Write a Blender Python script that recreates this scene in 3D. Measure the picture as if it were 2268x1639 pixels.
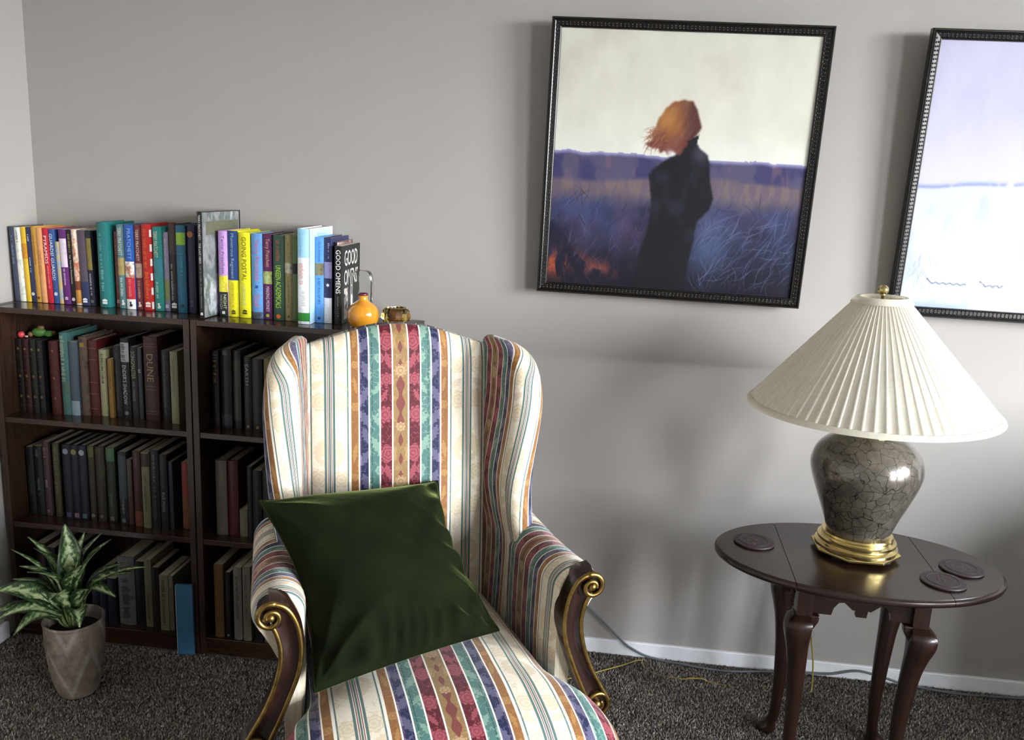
import bpy, bmesh, math, random
import numpy as np
from mathutils import Vector, Matrix

scene = bpy.context.scene
COL = scene.collection
for o in list(bpy.data.objects):
    bpy.data.objects.remove(o, do_unlink=True)
random.seed(4)
RNG = np.random.default_rng(7)

# ------------------------------------------------------------------ camera
CAM_POS = (0.0, -2.443, 1.40)
F_PX = 1910.476                      # focal length in pixels of the 2268 px wide frame
YAW, PITCH, ROLL = math.radians(-6.2339), math.radians(-12.2283), math.radians(2.7324)
cam_data = bpy.data.cameras.new('camera')
cam = bpy.data.objects.new('camera', cam_data)
COL.objects.link(cam)
cam_data.sensor_fit = 'HORIZONTAL'
cam_data.sensor_width = 36.0
cam_data.lens = 36.0 * F_PX / 2268.0
cam_data.clip_start = 0.05
_f = Vector((math.sin(YAW) * math.cos(PITCH), math.cos(YAW) * math.cos(PITCH), math.sin(PITCH)))
_r = Vector((math.cos(YAW), -math.sin(YAW), 0))
_u = _r.cross(_f)
_r2 = math.cos(ROLL) * _r + math.sin(ROLL) * _u
_u2 = -math.sin(ROLL) * _r + math.cos(ROLL) * _u
_m = Matrix((_r2, _u2, -_f)).transposed().to_4x4()
_m.translation = Vector(CAM_POS)
cam.matrix_world = _m
scene.camera = cam

# ------------------------------------------------------------------ world, daylight, exposure
SKY = 17.8
world = bpy.data.worlds.new('overcast_sky')
scene.world = world
world.use_nodes = True
wn = world.node_tree
_tc = wn.nodes.new('ShaderNodeTexCoord'); _sp = wn.nodes.new('ShaderNodeSeparateXYZ'); _cr = wn.nodes.new('ShaderNodeValToRGB')
wn.links.new(_tc.outputs['Generated'], _sp.inputs[0]); wn.links.new(_sp.outputs[2], _cr.inputs[0])
_cr.color_ramp.elements[0].position = 0.0; _cr.color_ramp.elements[0].color = (0.97, 0.97, 0.98, 1)
_cr.color_ramp.elements[1].position = 0.7; _cr.color_ramp.elements[1].color = (0.74, 0.85, 1.0, 1)
wn.links.new(_cr.outputs[0], wn.nodes['Background'].inputs[0])
wn.nodes['Background'].inputs[1].default_value = SKY
scene.view_settings.view_transform = 'Standard'
scene.view_settings.look = 'None'
scene.view_settings.gamma = 1.0
scene.view_settings.use_curve_mapping = False
scene.view_settings.exposure = 2.0

ROOM_L, ROOM_R, ROOM_F, CEIL = -1.7235, 3.6, -6.5, 2.44
WIN_Z0, WIN_Z1 = 0.75, 2.34
WINDOWS = ((-2.95, -1.25), (-4.9, -3.75))          # right-hand wall, y ranges; second window added to soften the lamp shadow
def area_light(name, loc, rot, sx, sy, energy, color):
    d = bpy.data.lights.new(name, 'AREA')
    d.shape = 'RECTANGLE'; d.size = sx; d.size_y = sy; d.energy = energy; d.color = color
    o = bpy.data.objects.new(name, d); COL.objects.link(o)
    o.location = loc; o.rotation_euler = rot
    return o
# portal that guides the sky light through the window of the right-hand wall
for _a, _b in WINDOWS:
    _po = area_light('window_portal', (ROOM_R + 0.02, (_a + _b) / 2, (WIN_Z0 + WIN_Z1) / 2),
                     (0, math.radians(90), 0), WIN_Z1 - WIN_Z0, _b - _a, 1.0, (1, 1, 1))
    _po.data.cycles.is_portal = True

# ------------------------------------------------------------------ colour and node helpers
def s2l(c):
    return c / 12.92 if c <= 0.04045 else ((c + 0.055) / 1.055) ** 2.4
def rgb(h):
    if isinstance(h, str):
        h = h.lstrip('#'); v = [int(h[i:i + 2], 16) / 255 for i in (0, 2, 4)]
    else:
        v = [x / 255 for x in h]
    return tuple(s2l(x) for x in v) + (1.0,)

class X:
    """small wrapper that turns arithmetic into math nodes"""
    def __init__(s, nt, sock): s.nt, s.k = nt, sock
    def _op(s, op, *a, clamp=False):
        n = s.nt.nodes.new('ShaderNodeMath'); n.operation = op; n.use_clamp = clamp
        for i, v in enumerate((s,) + a):
            if isinstance(v, X): s.nt.links.new(v.k, n.inputs[i])
            else: n.inputs[i].default_value = float(v)
        return X(s.nt, n.outputs[0])
    def __add__(s, o): return s._op('ADD', o)
    __radd__ = __add__
    def __sub__(s, o): return s._op('SUBTRACT', o)
    def __rsub__(s, o): return (s * -1.0) + o
    def __mul__(s, o): return s._op('MULTIPLY', o)
    __rmul__ = __mul__
    def __truediv__(s, o): return s._op('DIVIDE', o)
    def abs(s): return s._op('ABSOLUTE')
    def sin(s): return s._op('SINE')
    def cos(s): return s._op('COSINE')
    def sqrt(s): return s._op('SQRT')
    def mod(s, o): return s._op('FLOORED_MODULO', o)
    def atan2(s, o): return s._op('ARCTAN2', o)
    def lt(s, o): return s._op('LESS_THAN', o)
    def gt(s, o): return s._op('GREATER_THAN', o)
    def max(s, o): return s._op('MAXIMUM', o)
    def min(s, o): return s._op('MINIMUM', o)
    def clamp(s): return s._op('ADD', 0.0, clamp=True)

MATS = {}
def new_mat(name):
    m = bpy.data.materials.new(name); m.use_nodes = True
    return m, m.node_tree, m.node_tree.nodes['Principled BSDF']
def setp(b, **kw):
    names = dict(base='Base Color', rough='Roughness', metal='Metallic', spec='Specular IOR Level', coat='Coat Weight',
                 coatr='Coat Roughness', sheen='Sheen Weight', sheenr='Sheen Roughness', sheent='Sheen Tint',
                 trans='Transmission Weight', ior='IOR', sss='Subsurface Weight')
    for k, v in kw.items(): b.inputs[names[k]].default_value = v
def noise(nt, scale, detail=3, rough=0.55, coord='Object', vec=None):
    n = nt.nodes.new('ShaderNodeTexNoise')
    n.inputs['Scale'].default_value = scale; n.inputs['Detail'].default_value = detail; n.inputs['Roughness'].default_value = rough
    if vec is None:
        tc = nt.nodes.new('ShaderNodeTexCoord'); nt.links.new(tc.outputs[coord], n.inputs['Vector'])
    else: nt.links.new(vec, n.inputs['Vector'])
    return n
def ramp(nt, fac, stops, interp='LINEAR'):
    r = nt.nodes.new('ShaderNodeValToRGB'); cr = r.color_ramp; cr.interpolation = interp
    while len(cr.elements) < len(stops): cr.elements.new(0.5)
    for e, (p, c) in zip(cr.elements, stops): e.position = p; e.color = c
    nt.links.new(fac.k if isinstance(fac, X) else fac, r.inputs[0])
    return r.outputs[0]
def mixc(nt, fac, a, b, mode='MIX'):
    n = nt.nodes.new('ShaderNodeMix'); n.data_type = 'RGBA'; n.blend_type = mode
    for i, v in ((0, fac), (6, a), (7, b)):
        if isinstance(v, X): nt.links.new(v.k, n.inputs[i])
        elif isinstance(v, bpy.types.NodeSocket): nt.links.new(v, n.inputs[i])
        else: n.inputs[i].default_value = v
    return n.outputs[2]
def bump(nt, b, height, strength=0.2, dist=0.002):
    n = nt.nodes.new('ShaderNodeBump'); n.inputs['Strength'].default_value = strength; n.inputs['Distance'].default_value = dist
    nt.links.new(height.k if isinstance(height, X) else height, n.inputs['Height'])
    nt.links.new(n.outputs[0], b.inputs['Normal'])
def stretched(nt, sx, sy, sz, coord='Object'):
    tc = nt.nodes.new('ShaderNodeTexCoord'); mp = nt.nodes.new('ShaderNodeMapping')
    mp.inputs['Scale'].default_value = (sx, sy, sz); nt.links.new(tc.outputs[coord], mp.inputs['Vector'])
    return mp.outputs[0]

def flat(color, rough=0.5, var=0.10, scale=60, **kw):
    """plain paint / print / cloth with a faint mottling"""
    key = ('flat', str(color), rough, var, scale, str(kw))
    if key in MATS: return MATS[key]
    m, nt, b = new_mat('print_%d' % len(MATS))
    c = rgb(color)
    n = noise(nt, scale)
    lo = tuple(x * (1 - var) for x in c[:3]) + (1,); hi = tuple(min(1, x * (1 + var)) for x in c[:3]) + (1,)
    nt.links.new(ramp(nt, n.outputs[0], [(0.3, lo), (0.7, hi)]), b.inputs['Base Color'])
    setp(b, rough=rough, **kw)
    MATS[key] = m
    return m
def mottle(cols, scale=60, rough=0.4, stretch=(1, 1, 1)):
    """illustrated print: blotches of several colours"""
    key = ('mottle', str(cols), scale, rough, stretch)
    if key in MATS: return MATS[key]
    m, nt, b = new_mat('illustration_%d' % len(MATS))
    n = noise(nt, scale, 4, 0.6, vec=stretched(nt, *stretch))
    k = len(cols)
    stops = [(0.30 + 0.40 * i / max(1, k - 1), rgb(c)) for i, c in enumerate(cols)]
    nt.links.new(ramp(nt, n.outputs[0], stops), b.inputs['Base Color'])
    setp(b, rough=rough)
    MATS[key] = m
    return m

def wall_mat(name, color):
    m, nt, b = new_mat(name)
    n = noise(nt, 3.0, 4)
    c = rgb(color)
    nt.links.new(ramp(nt, n.outputs[0], [(0.3, tuple(x * 0.97 for x in c[:3]) + (1,)), (0.7, c)]), b.inputs['Base Color'])
    setp(b, rough=0.75, spec=0.3)
    bump(nt, b, noise(nt, 420, 2).outputs[0], 0.10, 0.0006)
    return m
def wood_mat(name, dark, light, rough=0.3, scale=9, axis='x', coat=0.0):
    m, nt, b = new_mat(name)
    st = {'x': (1, 12, 12), 'y': (12, 1, 12), 'z': (12, 12, 1)}[axis]
    v = stretched(nt, *st)
    n = noise(nt, scale, 5, 0.65, vec=v)
    nt.links.new(ramp(nt, n.outputs[0], [(0.3, rgb(dark)), (0.55, rgb(light)), (0.75, rgb(dark))]), b.inputs['Base Color'])
    setp(b, rough=rough, coat=coat, coatr=0.12)
    bump(nt, b, n.outputs[0], 0.08, 0.0006)
    return m

M_WALL = wall_mat('greige_wall_paint', '#a4a09b')
M_CEIL = wall_mat('white_ceiling_paint', '#e2e0db')
M_TRIM = flat('#eceef2', 0.4, 0.03)
M_SHELF = wood_mat('dark_walnut_laminate', '#20140f', '#3a271d', 0.2, 7, 'x')
M_SHELFV = wood_mat('dark_walnut_laminate_upright', '#20140f', '#3a271d', 0.32, 7, 'z')
M_TABLE = wood_mat('dark_cherry_lacquer', '#120907', '#23120d', 0.27, 6, 'x', 0.12)
M_TABLEL = wood_mat('dark_cherry_turned', '#130906', '#27130c', 0.3, 6, 'z', 0.15)
M_CHAIRW = wood_mat('mahogany_carved', '#120806', '#28140f', 0.25, 8, 'z', 0.4)

def metal(name, color, rough, var=0.0):
    m, nt, b = new_mat(name)
    n = noise(nt, 60, 3)
    c = rgb(color)
    nt.links.new(ramp(nt, n.outputs[0], [(0.3, tuple(x * (1 - var) for x in c[:3]) + (1,)), (0.7, c)]), b.inputs['Base Color'])
    setp(b, metal=1.0, rough=rough)
    return m
M_BRASS = metal('polished_brass', '#d6c184', 0.18, 0.08)
M_GILT = metal('antique_gilt', '#9c8048', 0.36, 0.5)

# ------------------------------------------------------------------ mesh helpers
class MB:
    def __init__(s): s.v = []; s.f = []; s.fab = None
    def add(s, verts, faces):
        k = len(s.v); s.v += [tuple(p) for p in verts]; s.f += [tuple(i + k for i in f) for f in faces]
        return s
    def box(s, x0, x1, y0, y1, z0, z1):
        return s.add([(x0, y0, z0), (x1, y0, z0), (x1, y1, z0), (x0, y1, z0), (x0, y0, z1), (x1, y0, z1), (x1, y1, z1), (x0, y1, z1)],
                     [(0, 3, 2, 1), (4, 5, 6, 7), (0, 1, 5, 4), (1, 2, 6, 5), (2, 3, 7, 6), (3, 0, 4, 7)])
    def prism(s, poly, axis, a0, a1):
        """extrude a 2-D polygon; axis 'y': poly is (x,z); 'z': (x,y); 'x': (y,z)"""
        n = len(poly)
        def P(p, a): return {'y': (p[0], a, p[1]), 'z': (p[0], p[1], a), 'x': (a, p[0], p[1])}[axis]
        vs = [P(p, a0) for p in poly] + [P(p, a1) for p in poly]
        fs = [tuple(range(n))[::-1], tuple(range(n, 2 * n))] + [(i, (i + 1) % n, n + (i + 1) % n, n + i) for i in range(n)]
        return s.add(vs, fs)
    def loft(s, rings, cap=True, close=True):
        n = len(rings[0]); vs = [p for r in rings for p in r]; fs = []
        for i in range(len(rings) - 1):
            for j in range(n if close else n - 1):
                a, b = i * n + j, i * n + (j + 1) % n
                fs.append((a, b, b + n, a + n))
        if cap:
            fs.append(tuple(range(n))[::-1]); fs.append(tuple(range((len(rings) - 1) * n, len(rings) * n)))
        return s.add(vs, fs)
    def lathe(s, prof, n=48, c=(0, 0), cap=True):
        return s.loft([[(c[0] + r * math.cos(2 * math.pi * k / n), c[1] + r * math.sin(2 * math.pi * k / n), z) for k in range(n)] for r, z in prof], cap)
    def tube(s, pts, rad, n=10, cap=True):
        pts = [Vector(p) for p in pts]; rings = []; up = None
        for i, p in enumerate(pts):
            t = (pts[min(i + 1, len(pts) - 1)] - pts[max(i - 1, 0)]).normalized()
            if up is None:
                up = Vector((0, 0, 1)) if abs(t.z) < 0.9 else Vector((0, 1, 0))
            a = t.cross(up).normalized(); up = a.cross(t).normalized()
            r = float(rad[i]) if isinstance(rad, (list, tuple, np.ndarray)) else float(rad)
            rings.append([tuple(p + r * (math.cos(2 * math.pi * k / n) * a + math.sin(2 * math.pi * k / n) * up)) for k in range(n)])
        return s.loft(rings, cap)
    def sphere(s, c, r, seg=16, rings=10, sc=(1, 1, 1)):
        R = []
        for i in range(1, rings):
            th = math.pi * i / rings
            R.append([(c[0] + sc[0] * r * math.sin(th) * math.cos(2 * math.pi * k / seg), c[1] + sc[1] * r * math.sin(th) * math.sin(2 * math.pi * k / seg), c[2] - sc[2] * r * math.cos(th)) for k in range(seg)])
        return s.loft(R, True)
    def build(s, name, mat, parent=None, smooth=False, bevel=0, sub=0, loc=None, auto=None):
        me = bpy.data.meshes.new(name); me.from_pydata(s.v, [], s.f)
        bm = bmesh.new(); bm.from_mesh(me); bmesh.ops.recalc_face_normals(bm, faces=bm.faces); bm.to_mesh(me); bm.free()
        if s.fab is not None:
            at = me.attributes.new('fab', 'FLOAT_VECTOR', 'POINT')
            at.data.foreach_set('vector', np.asarray(s.fab, dtype=np.float32).ravel())
        me.materials.append(mat)
        if smooth:
            me.polygons.foreach_set('use_smooth', [True] * len(me.polygons))
            if auto: me.set_sharp_from_angle(angle=math.radians(auto))
        o = bpy.data.objects.new(name, me); COL.objects.link(o)
        if parent is not None: o.parent = parent
        if loc: o.location = loc
        if bevel:
            md = o.modifiers.new('bevel', 'BEVEL'); md.width = bevel; md.segments = 2; md.limit_method = 'ANGLE'
        if sub:
            md = o.modifiers.new('smooth', 'SUBSURF'); md.levels = sub; md.render_levels = sub
        return o
def thing(name, label, cat, loc=(0, 0, 0), rot=(0, 0, 0), group=None):
    o = bpy.data.objects.new(name, None); COL.objects.link(o)
    o.empty_display_size = 0.05; o.location = loc; o.rotation_euler = rot
    return tag(o, label, cat, group)
def tag(o, label, cat, group=None):
    o['label'] = label; o['category'] = cat
    if group: o['group'] = group
    return o
def struct(o):
    o['kind'] = 'structure'; return o
def catmull(P, n=8):
    P = [np.array(p, float) for p in P]; Q = [2 * P[0] - P[1]] + P + [2 * P[-1] - P[-2]]; out = []
    for i in range(1, len(Q) - 2):
        for k in range(n):
            t = k / n
            out.append(0.5 * (2 * Q[i] + (Q[i + 1] - Q[i - 1]) * t + (2 * Q[i - 1] - 5 * Q[i] + 4 * Q[i + 1] - Q[i + 2]) * t * t + (3 * Q[i] - Q[i - 1] - 3 * Q[i + 1] + Q[i + 2]) * t ** 3))
    out.append(P[-1]); return out
_fontcache = {}
def text_mesh(s):
    if s in _fontcache: return _fontcache[s]
    cu = bpy.data.curves.new('lettering', 'FONT'); cu.body = s; cu.size = 1.0; cu.resolution_u = 2
    o = bpy.data.objects.new('lettering', cu); COL.objects.link(o)
    me = bpy.data.meshes.new_from_object(o.evaluated_get(bpy.context.evaluated_depsgraph_get()))
    bpy.data.objects.remove(o, do_unlink=True); bpy.data.curves.remove(cu)
    n = len(me.vertices); a = np.zeros(n * 3); me.vertices.foreach_get('co', a); a = a.reshape(-1, 3)
    lo, hi = a.min(0), a.max(0); a[:, :2] = (a[:, :2] - lo[:2]) / np.maximum(hi[:2] - lo[:2], 1e-6)
    fs = [tuple(p.vertices) for p in me.polygons]; bpy.data.meshes.remove(me)
    _fontcache[s] = (a, fs); return a, fs
def lettering(s, org, ex, ey, mat, parent, name='lettering'):
    """flat print: text stretched over the parallelogram org + a*ex + b*ey"""
    a, fs = text_mesh(s)
    org, ex, ey = (np.array(v, float) for v in (org, ex, ey))
    P = org + a[:, :1] * ex + a[:, 1:2] * ey
    return MB().add(P.tolist(), fs).build(name, mat, parent)

# ------------------------------------------------------------------ the room
def plane_wall(name, mat, *box):
    return struct(MB().box(*box).build(name, mat))
plane_wall('wall_back', M_WALL, ROOM_L - 0.1, ROOM_R + 0.12, 0.0, 0.1, -0.05, CEIL)
plane_wall('wall_left', M_WALL, ROOM_L - 0.1, ROOM_L, ROOM_F, 0.0, -0.05, CEIL)
plane_wall('wall_front', M_WALL, ROOM_L - 0.1, ROOM_R + 0.12, ROOM_F - 0.1, ROOM_F, -0.05, CEIL)
plane_wall('ceiling', M_CEIL, ROOM_L - 0.1, ROOM_R + 0.12, ROOM_F - 0.1, 0.1, CEIL, CEIL + 0.08)
wr = MB()
wr.box(ROOM_R, ROOM_R + 0.12, ROOM_F, 0, -0.05, WIN_Z0).box(ROOM_R, ROOM_R + 0.12, ROOM_F, 0, WIN_Z1, CEIL)
_ys = [ROOM_F] + sorted(v for w_ in WINDOWS for v in w_) + [0]
for k in range(0, len(_ys), 2): wr.box(ROOM_R, ROOM_R + 0.12, _ys[k], _ys[k + 1], WIN_Z0, WIN_Z1)
struct(wr.build('wall_right', M_WALL))
m, nt, b = new_mat('clear_window_glass')
tr = nt.nodes.new('ShaderNodeBsdfTransparent'); gl = nt.nodes.new('ShaderNodeBsdfGlossy'); mx = nt.nodes.new('ShaderNodeMixShader')
mx.inputs[0].default_value = 0.05; gl.inputs['Roughness'].default_value = 0.02
nt.links.new(tr.outputs[0], mx.inputs[1]); nt.links.new(gl.outputs[0], mx.inputs[2]); nt.links.new(mx.outputs[0], nt.nodes['Material Output'].inputs[0])
M_PANE = m
def window(name, y0, y1, t=0.045):
    wf = MB(); x0, x1, wm = ROOM_R + 0.03, ROOM_R + 0.09, (y0 + y1) / 2
    wf.box(x0, x1, y0, y1, WIN_Z0, WIN_Z0 + t).box(x0, x1, y0, y1, WIN_Z1 - t, WIN_Z1)
    wf.box(x0, x1, y0, y0 + t, WIN_Z0, WIN_Z1).box(x0, x1, y1 - t, y1, WIN_Z0, WIN_Z1).box(x0, x1, wm - 0.025, wm + 0.025, WIN_Z0, WIN_Z1)
    win = struct(wf.build(name, M_TRIM))
    for a0, a1 in ((y0 + t, wm - 0.025), (wm + 0.025, y1 - t)):
        MB().box(ROOM_R + 0.057, ROOM_R + 0.063, a0, a1, WIN_Z0 + t, WIN_Z1 - t).build('pane', M_PANE, win)
for k, w_ in enumerate(WINDOWS): window('window_%d' % (k + 1), *w_)  # the further window is added for more frontal light

struct(MB().box(ROOM_R + 0.3, ROOM_R + 60, -40, 40, -0.6, -0.5).build('ground_outside', flat('#676860', 0.9, 0.2, 2)))
def baseboard(name, *box):
    return struct(MB().box(*box).build(name, M_TRIM, bevel=0.003))
baseboard('baseboard_back', -0.525, ROOM_R, -0.013, 0, 0, 0.048)
baseboard('baseboard_left', ROOM_L, ROOM_L + 0.013, ROOM_F, -0.27, 0, 0.052)

# carpet: base plus a pile of tufts over the part of the floor in view
m, nt, b = new_mat('carpet_backing')
n = noise(nt, 260, 3)
nt.links.new(ramp(nt, n.outputs[0], [(0.3, rgb('#2e2b29')), (0.5, rgb('#5a5450')), (0.72, rgb('#857e77'))]), b.inputs['Base Color'])
setp(b, rough=0.95, spec=0.1)
bump(nt, b, n.outputs[0], 0.8, 0.004)
struct(MB().box(ROOM_L - 0.1, ROOM_R + 0.12, ROOM_F - 0.1, 0.1, -0.06, 0.0).build('floor', m))
def carpet_pile():
    sp = 0.0052
    xs, ys = np.meshgrid(np.arange(-1.70, 1.55, sp), np.arange(-0.86, -0.004, sp))
    xs, ys = xs.ravel(), ys.ravel(); n = len(xs)
    xs = xs + RNG.uniform(-0.5, 0.5, n) * sp; ys = ys + RNG.uniform(-0.5, 0.5, n) * sp
    keep = ys < -0.015
    keep &= ~((ys > -0.256) & (xs < -0.53))
    xs, ys = xs[keep], ys[keep]; n = len(xs)
    rad = RNG.uniform(0.0022, 0.0036, n); h = RNG.uniform(0.004, 0.0095, n)
    a0 = RNG.uniform(0, 6.28, n); lx, ly = RNG.normal(0, 0.0022, n), RNG.normal(0, 0.0022, n)
    V = np.zeros((n, 4, 3))
    for k in range(3):
        a = a0 + k * 2.0944
        V[:, k, 0] = xs + rad * np.cos(a); V[:, k, 1] = ys + rad * np.sin(a); V[:, k, 2] = 0.0005
    V[:, 3, 0] = xs + lx; V[:, 3, 1] = ys + ly; V[:, 3, 2] = h
    base = np.arange(n) * 4
    F = np.stack([np.stack([base, base + 1, base + 3], 1), np.stack([base + 1, base + 2, base + 3], 1), np.stack([base + 2, base, base + 3], 1)], 1).reshape(-1, 3)
    me = bpy.data.meshes.new('carpet_pile')
    me.vertices.add(n * 4); me.vertices.foreach_set('co', V.astype(np.float32).ravel())
    me.loops.add(len(F) * 3); me.loops.foreach_set('vertex_index', F.astype(np.int32).ravel())
    me.polygons.add(len(F)); me.polygons.foreach_set('loop_start', (np.arange(len(F)) * 3).astype(np.int32))
    me.update(calc_edges=True)
    pal = np.array([rgb('#6a645f')[:3], rgb('#857d75')[:3], rgb('#a39b91')[:3], rgb('#4a4643')[:3], rgb('#8d8070')[:3], rgb('#77787a')[:3]])
    ci = RNG.choice(6, n, p=[.25, .25, .16, .14, .1, .1])
    c = np.ones((n, 4, 4)); c[:, :, :3] = (pal[ci] * RNG.uniform(0.75, 1.25, (n, 1)))[:, None, :]
    at = me.color_attributes.new('tint', 'FLOAT_COLOR', 'POINT'); at.data.foreach_set('color', c.astype(np.float32).ravel())
    m, nt, b = new_mat('carpet_yarn')
    an = nt.nodes.new('ShaderNodeAttribute'); an.attribute_name = 'tint'
    nt.links.new(an.outputs['Color'], b.inputs['Base Color']); setp(b, rough=0.95, spec=0.1)
    me.materials.append(m)
    o = bpy.data.objects.new('carpet_pile', me); COL.objects.link(o)
    o['kind'] = 'stuff'; tag(o, 'grey brown speckled carpet pile covering the floor', 'carpet')
carpet_pile()

# ------------------------------------------------------------------ unseen lounge chair, added to shade the lower right wall
def added_shade_chair():
    t = thing('added_shade_chair', 'added grey lounge chair, out of view, shading the lower wall', 'armchair', (2.12, -.66, 0), (0, 0, math.radians(90)))
    mm = flat('#7d7a78', .85, .12, 200)
    MB().box(-.36, .36, -.36, .36, .12, .36).build('base', mm, t, bevel=.02)
    for s in (-1, 1):
        a, c = sorted((s * .30, s * .48)); MB().box(a, c, -.40, .38, .10, .56).build('arm', mm, t, bevel=.06)
    MB().box(-.29, .29, -.42, .16, .36, .50).build('seat_cushion', mm, t, bevel=.04)
    MB().box(-.29, .29, .14, .30, .48, .84).build('back_cushion', mm, t, bevel=.05)
    MB().box(-.46, .46, .28, .44, .12, .87).build('back', mm, t, bevel=.05)
    for sx in (-1, 1):
        for sy in (-1, 1): MB().lathe([(.022, 0), (.028, .12)], 12).build('leg', M_TABLEL, t, loc=(sx * .34, sy * .32, 0))
added_shade_chair()
# ------------------------------------------------------------------ bookcases
BC_F, BC_B, Z1, Z2, Z3, Z4 = -0.2506, -0.012, 0.998, 0.680, 0.362, 0.0525
def bookcase(x0, x1, label):
    t = thing('bookcase', label, 'bookcase', ((x0 + x1) / 2, 0, 0), group='pair of dark bookcases')
    w = (x1 - x0) / 2; pt = 0.0172
    for s in (-1, 1):
        a, b_ = sorted((s * w, s * (w - pt)))
        MB().box(a, b_, BC_F, BC_B, 0, Z1).build('side_panel', M_SHELFV, t, bevel=0.0008)
    wi = w - pt - 0.0003
    MB().box(-wi, wi, BC_F + 0.0006, BC_B, Z1 - 0.016, Z1 - 0.0006).build('top_panel', M_SHELF, t, bevel=0.0008)
    for z in (Z2, Z3, Z4):
        MB().box(-wi, wi, BC_F + 0.003, BC_B - 0.004, z - 0.0155, z).build('shelf', M_SHELF, t, bevel=0.0008)
    MB().box(-wi, wi, BC_F + 0.008, BC_F + 0.024, 0, Z4 - 0.016).build('plinth', M_SHELF, t)
    MB().box(-wi, wi, BC_B - 0.0035, BC_B, 0.03, Z1 - 0.017).build('back_panel', M_SHELFV, t)
    for z in (0.80, 0.905):
        MB().lathe([(0.003, 0), (0.003, 0.001)], 8).build('shelf_pin_cap', flat('#6b5a4c', 0.4), t, loc=(w - pt - 0.0008, BC_F + 0.028, z)).rotation_euler = (0, math.radians(-90), 0)
    return t
bookcase(-1.707, -1.1259, 'dark walnut three-shelf bookcase standing in the corner behind the potted plant')
bookcase(-1.1222, -0.527, 'dark walnut three-shelf bookcase partly hidden behind the striped wing chair')

# ------------------------------------------------------------------ books
M_PAGES = flat('#e8e2d2', 0.85, 0.05, 200)
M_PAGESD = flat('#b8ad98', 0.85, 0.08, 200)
SHELF_SHADE = [1.0]
def shelf_shaded(c):
    v = [int(c[i:i + 2], 16) * SHELF_SHADE[0] for i in (1, 3, 5)]
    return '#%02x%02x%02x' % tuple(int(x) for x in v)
def mk(c, rough=0.38):
    if isinstance(c, tuple): return mottle([shelf_shaded(x) for x in c], 30, rough)
    return flat(shelf_shaded(c), rough, 0.08, 120)
def emblem(kind, cx, cz, s, col, t):
    mb = MB()
    y = -0.0007
    if kind == 'disc':
        mb.prism([(cx + s * math.cos(a * math.pi / 8), cz + s * math.sin(a * math.pi / 8)) for a in range(16)], 'y', y, 0)
    elif kind == 'house':
        mb.prism([(cx - s, cz - s), (cx + s, cz - s), (cx + s, cz - 0.12 * s), (cx - s, cz - 0.12 * s)], 'y', y, 0)
        mb.prism([(cx - s, cz + 0.12 * s), (cx + s, cz + 0.12 * s), (cx + s, cz + 0.7 * s), (cx, cz + 1.15 * s), (cx - s, cz + 0.7 * s)], 'y', y, 0)
    elif kind == 'star':
        P = [(cx + (s if k % 2 else 0.4 * s) * math.cos(k * math.pi / 6), cz + (s if k % 2 else 0.4 * s) * math.sin(k * math.pi / 6)) for k in range(12)]
        mb.prism(P, 'y', y, 0)
    elif kind == 'figure':
        mb.prism([(cx - 0.5 * s, cz + s), (cx + 0.3 * s, cz + 1.1 * s), (cx + 0.2 * s, cz + 0.2 * s), (cx + 0.8 * s, cz - 0.1 * s), (cx + 0.5 * s, cz - s), (cx - 0.7 * s, cz - 0.9 * s), (cx - 0.3 * s, cz)], 'y', y, 0)
    else:
        mb.prism([(cx - s, cz - s), (cx + s, cz - s), (cx + s, cz + s), (cx - s, cz + s)], 'y', y, 0)
    mb.build('emblem', mk(col), t)
def scrawl(w, z0, z1, h, col, t, off=0.0):
    """lettering too blurred to read in the photo: a column of small strokes"""
    mb = MB(); z = z1; r = random.Random(int((w + z0 + z1) * 1e6))
    cx = w * (0.5 + off)
    while z > z0:
        l = r.uniform(0.0016, 0.0034)
        if r.random() > 0.16:
            hh = h * w * r.uniform(0.55, 1.0) / 2
            mb.box(cx - hh, cx + hh * r.uniform(0.3, 1.0), -0.0006, 0.0, z - l * 0.55, z)
        z -= l
    mb.build('lettering', mk(col), t)
BOOKN = {}
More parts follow.
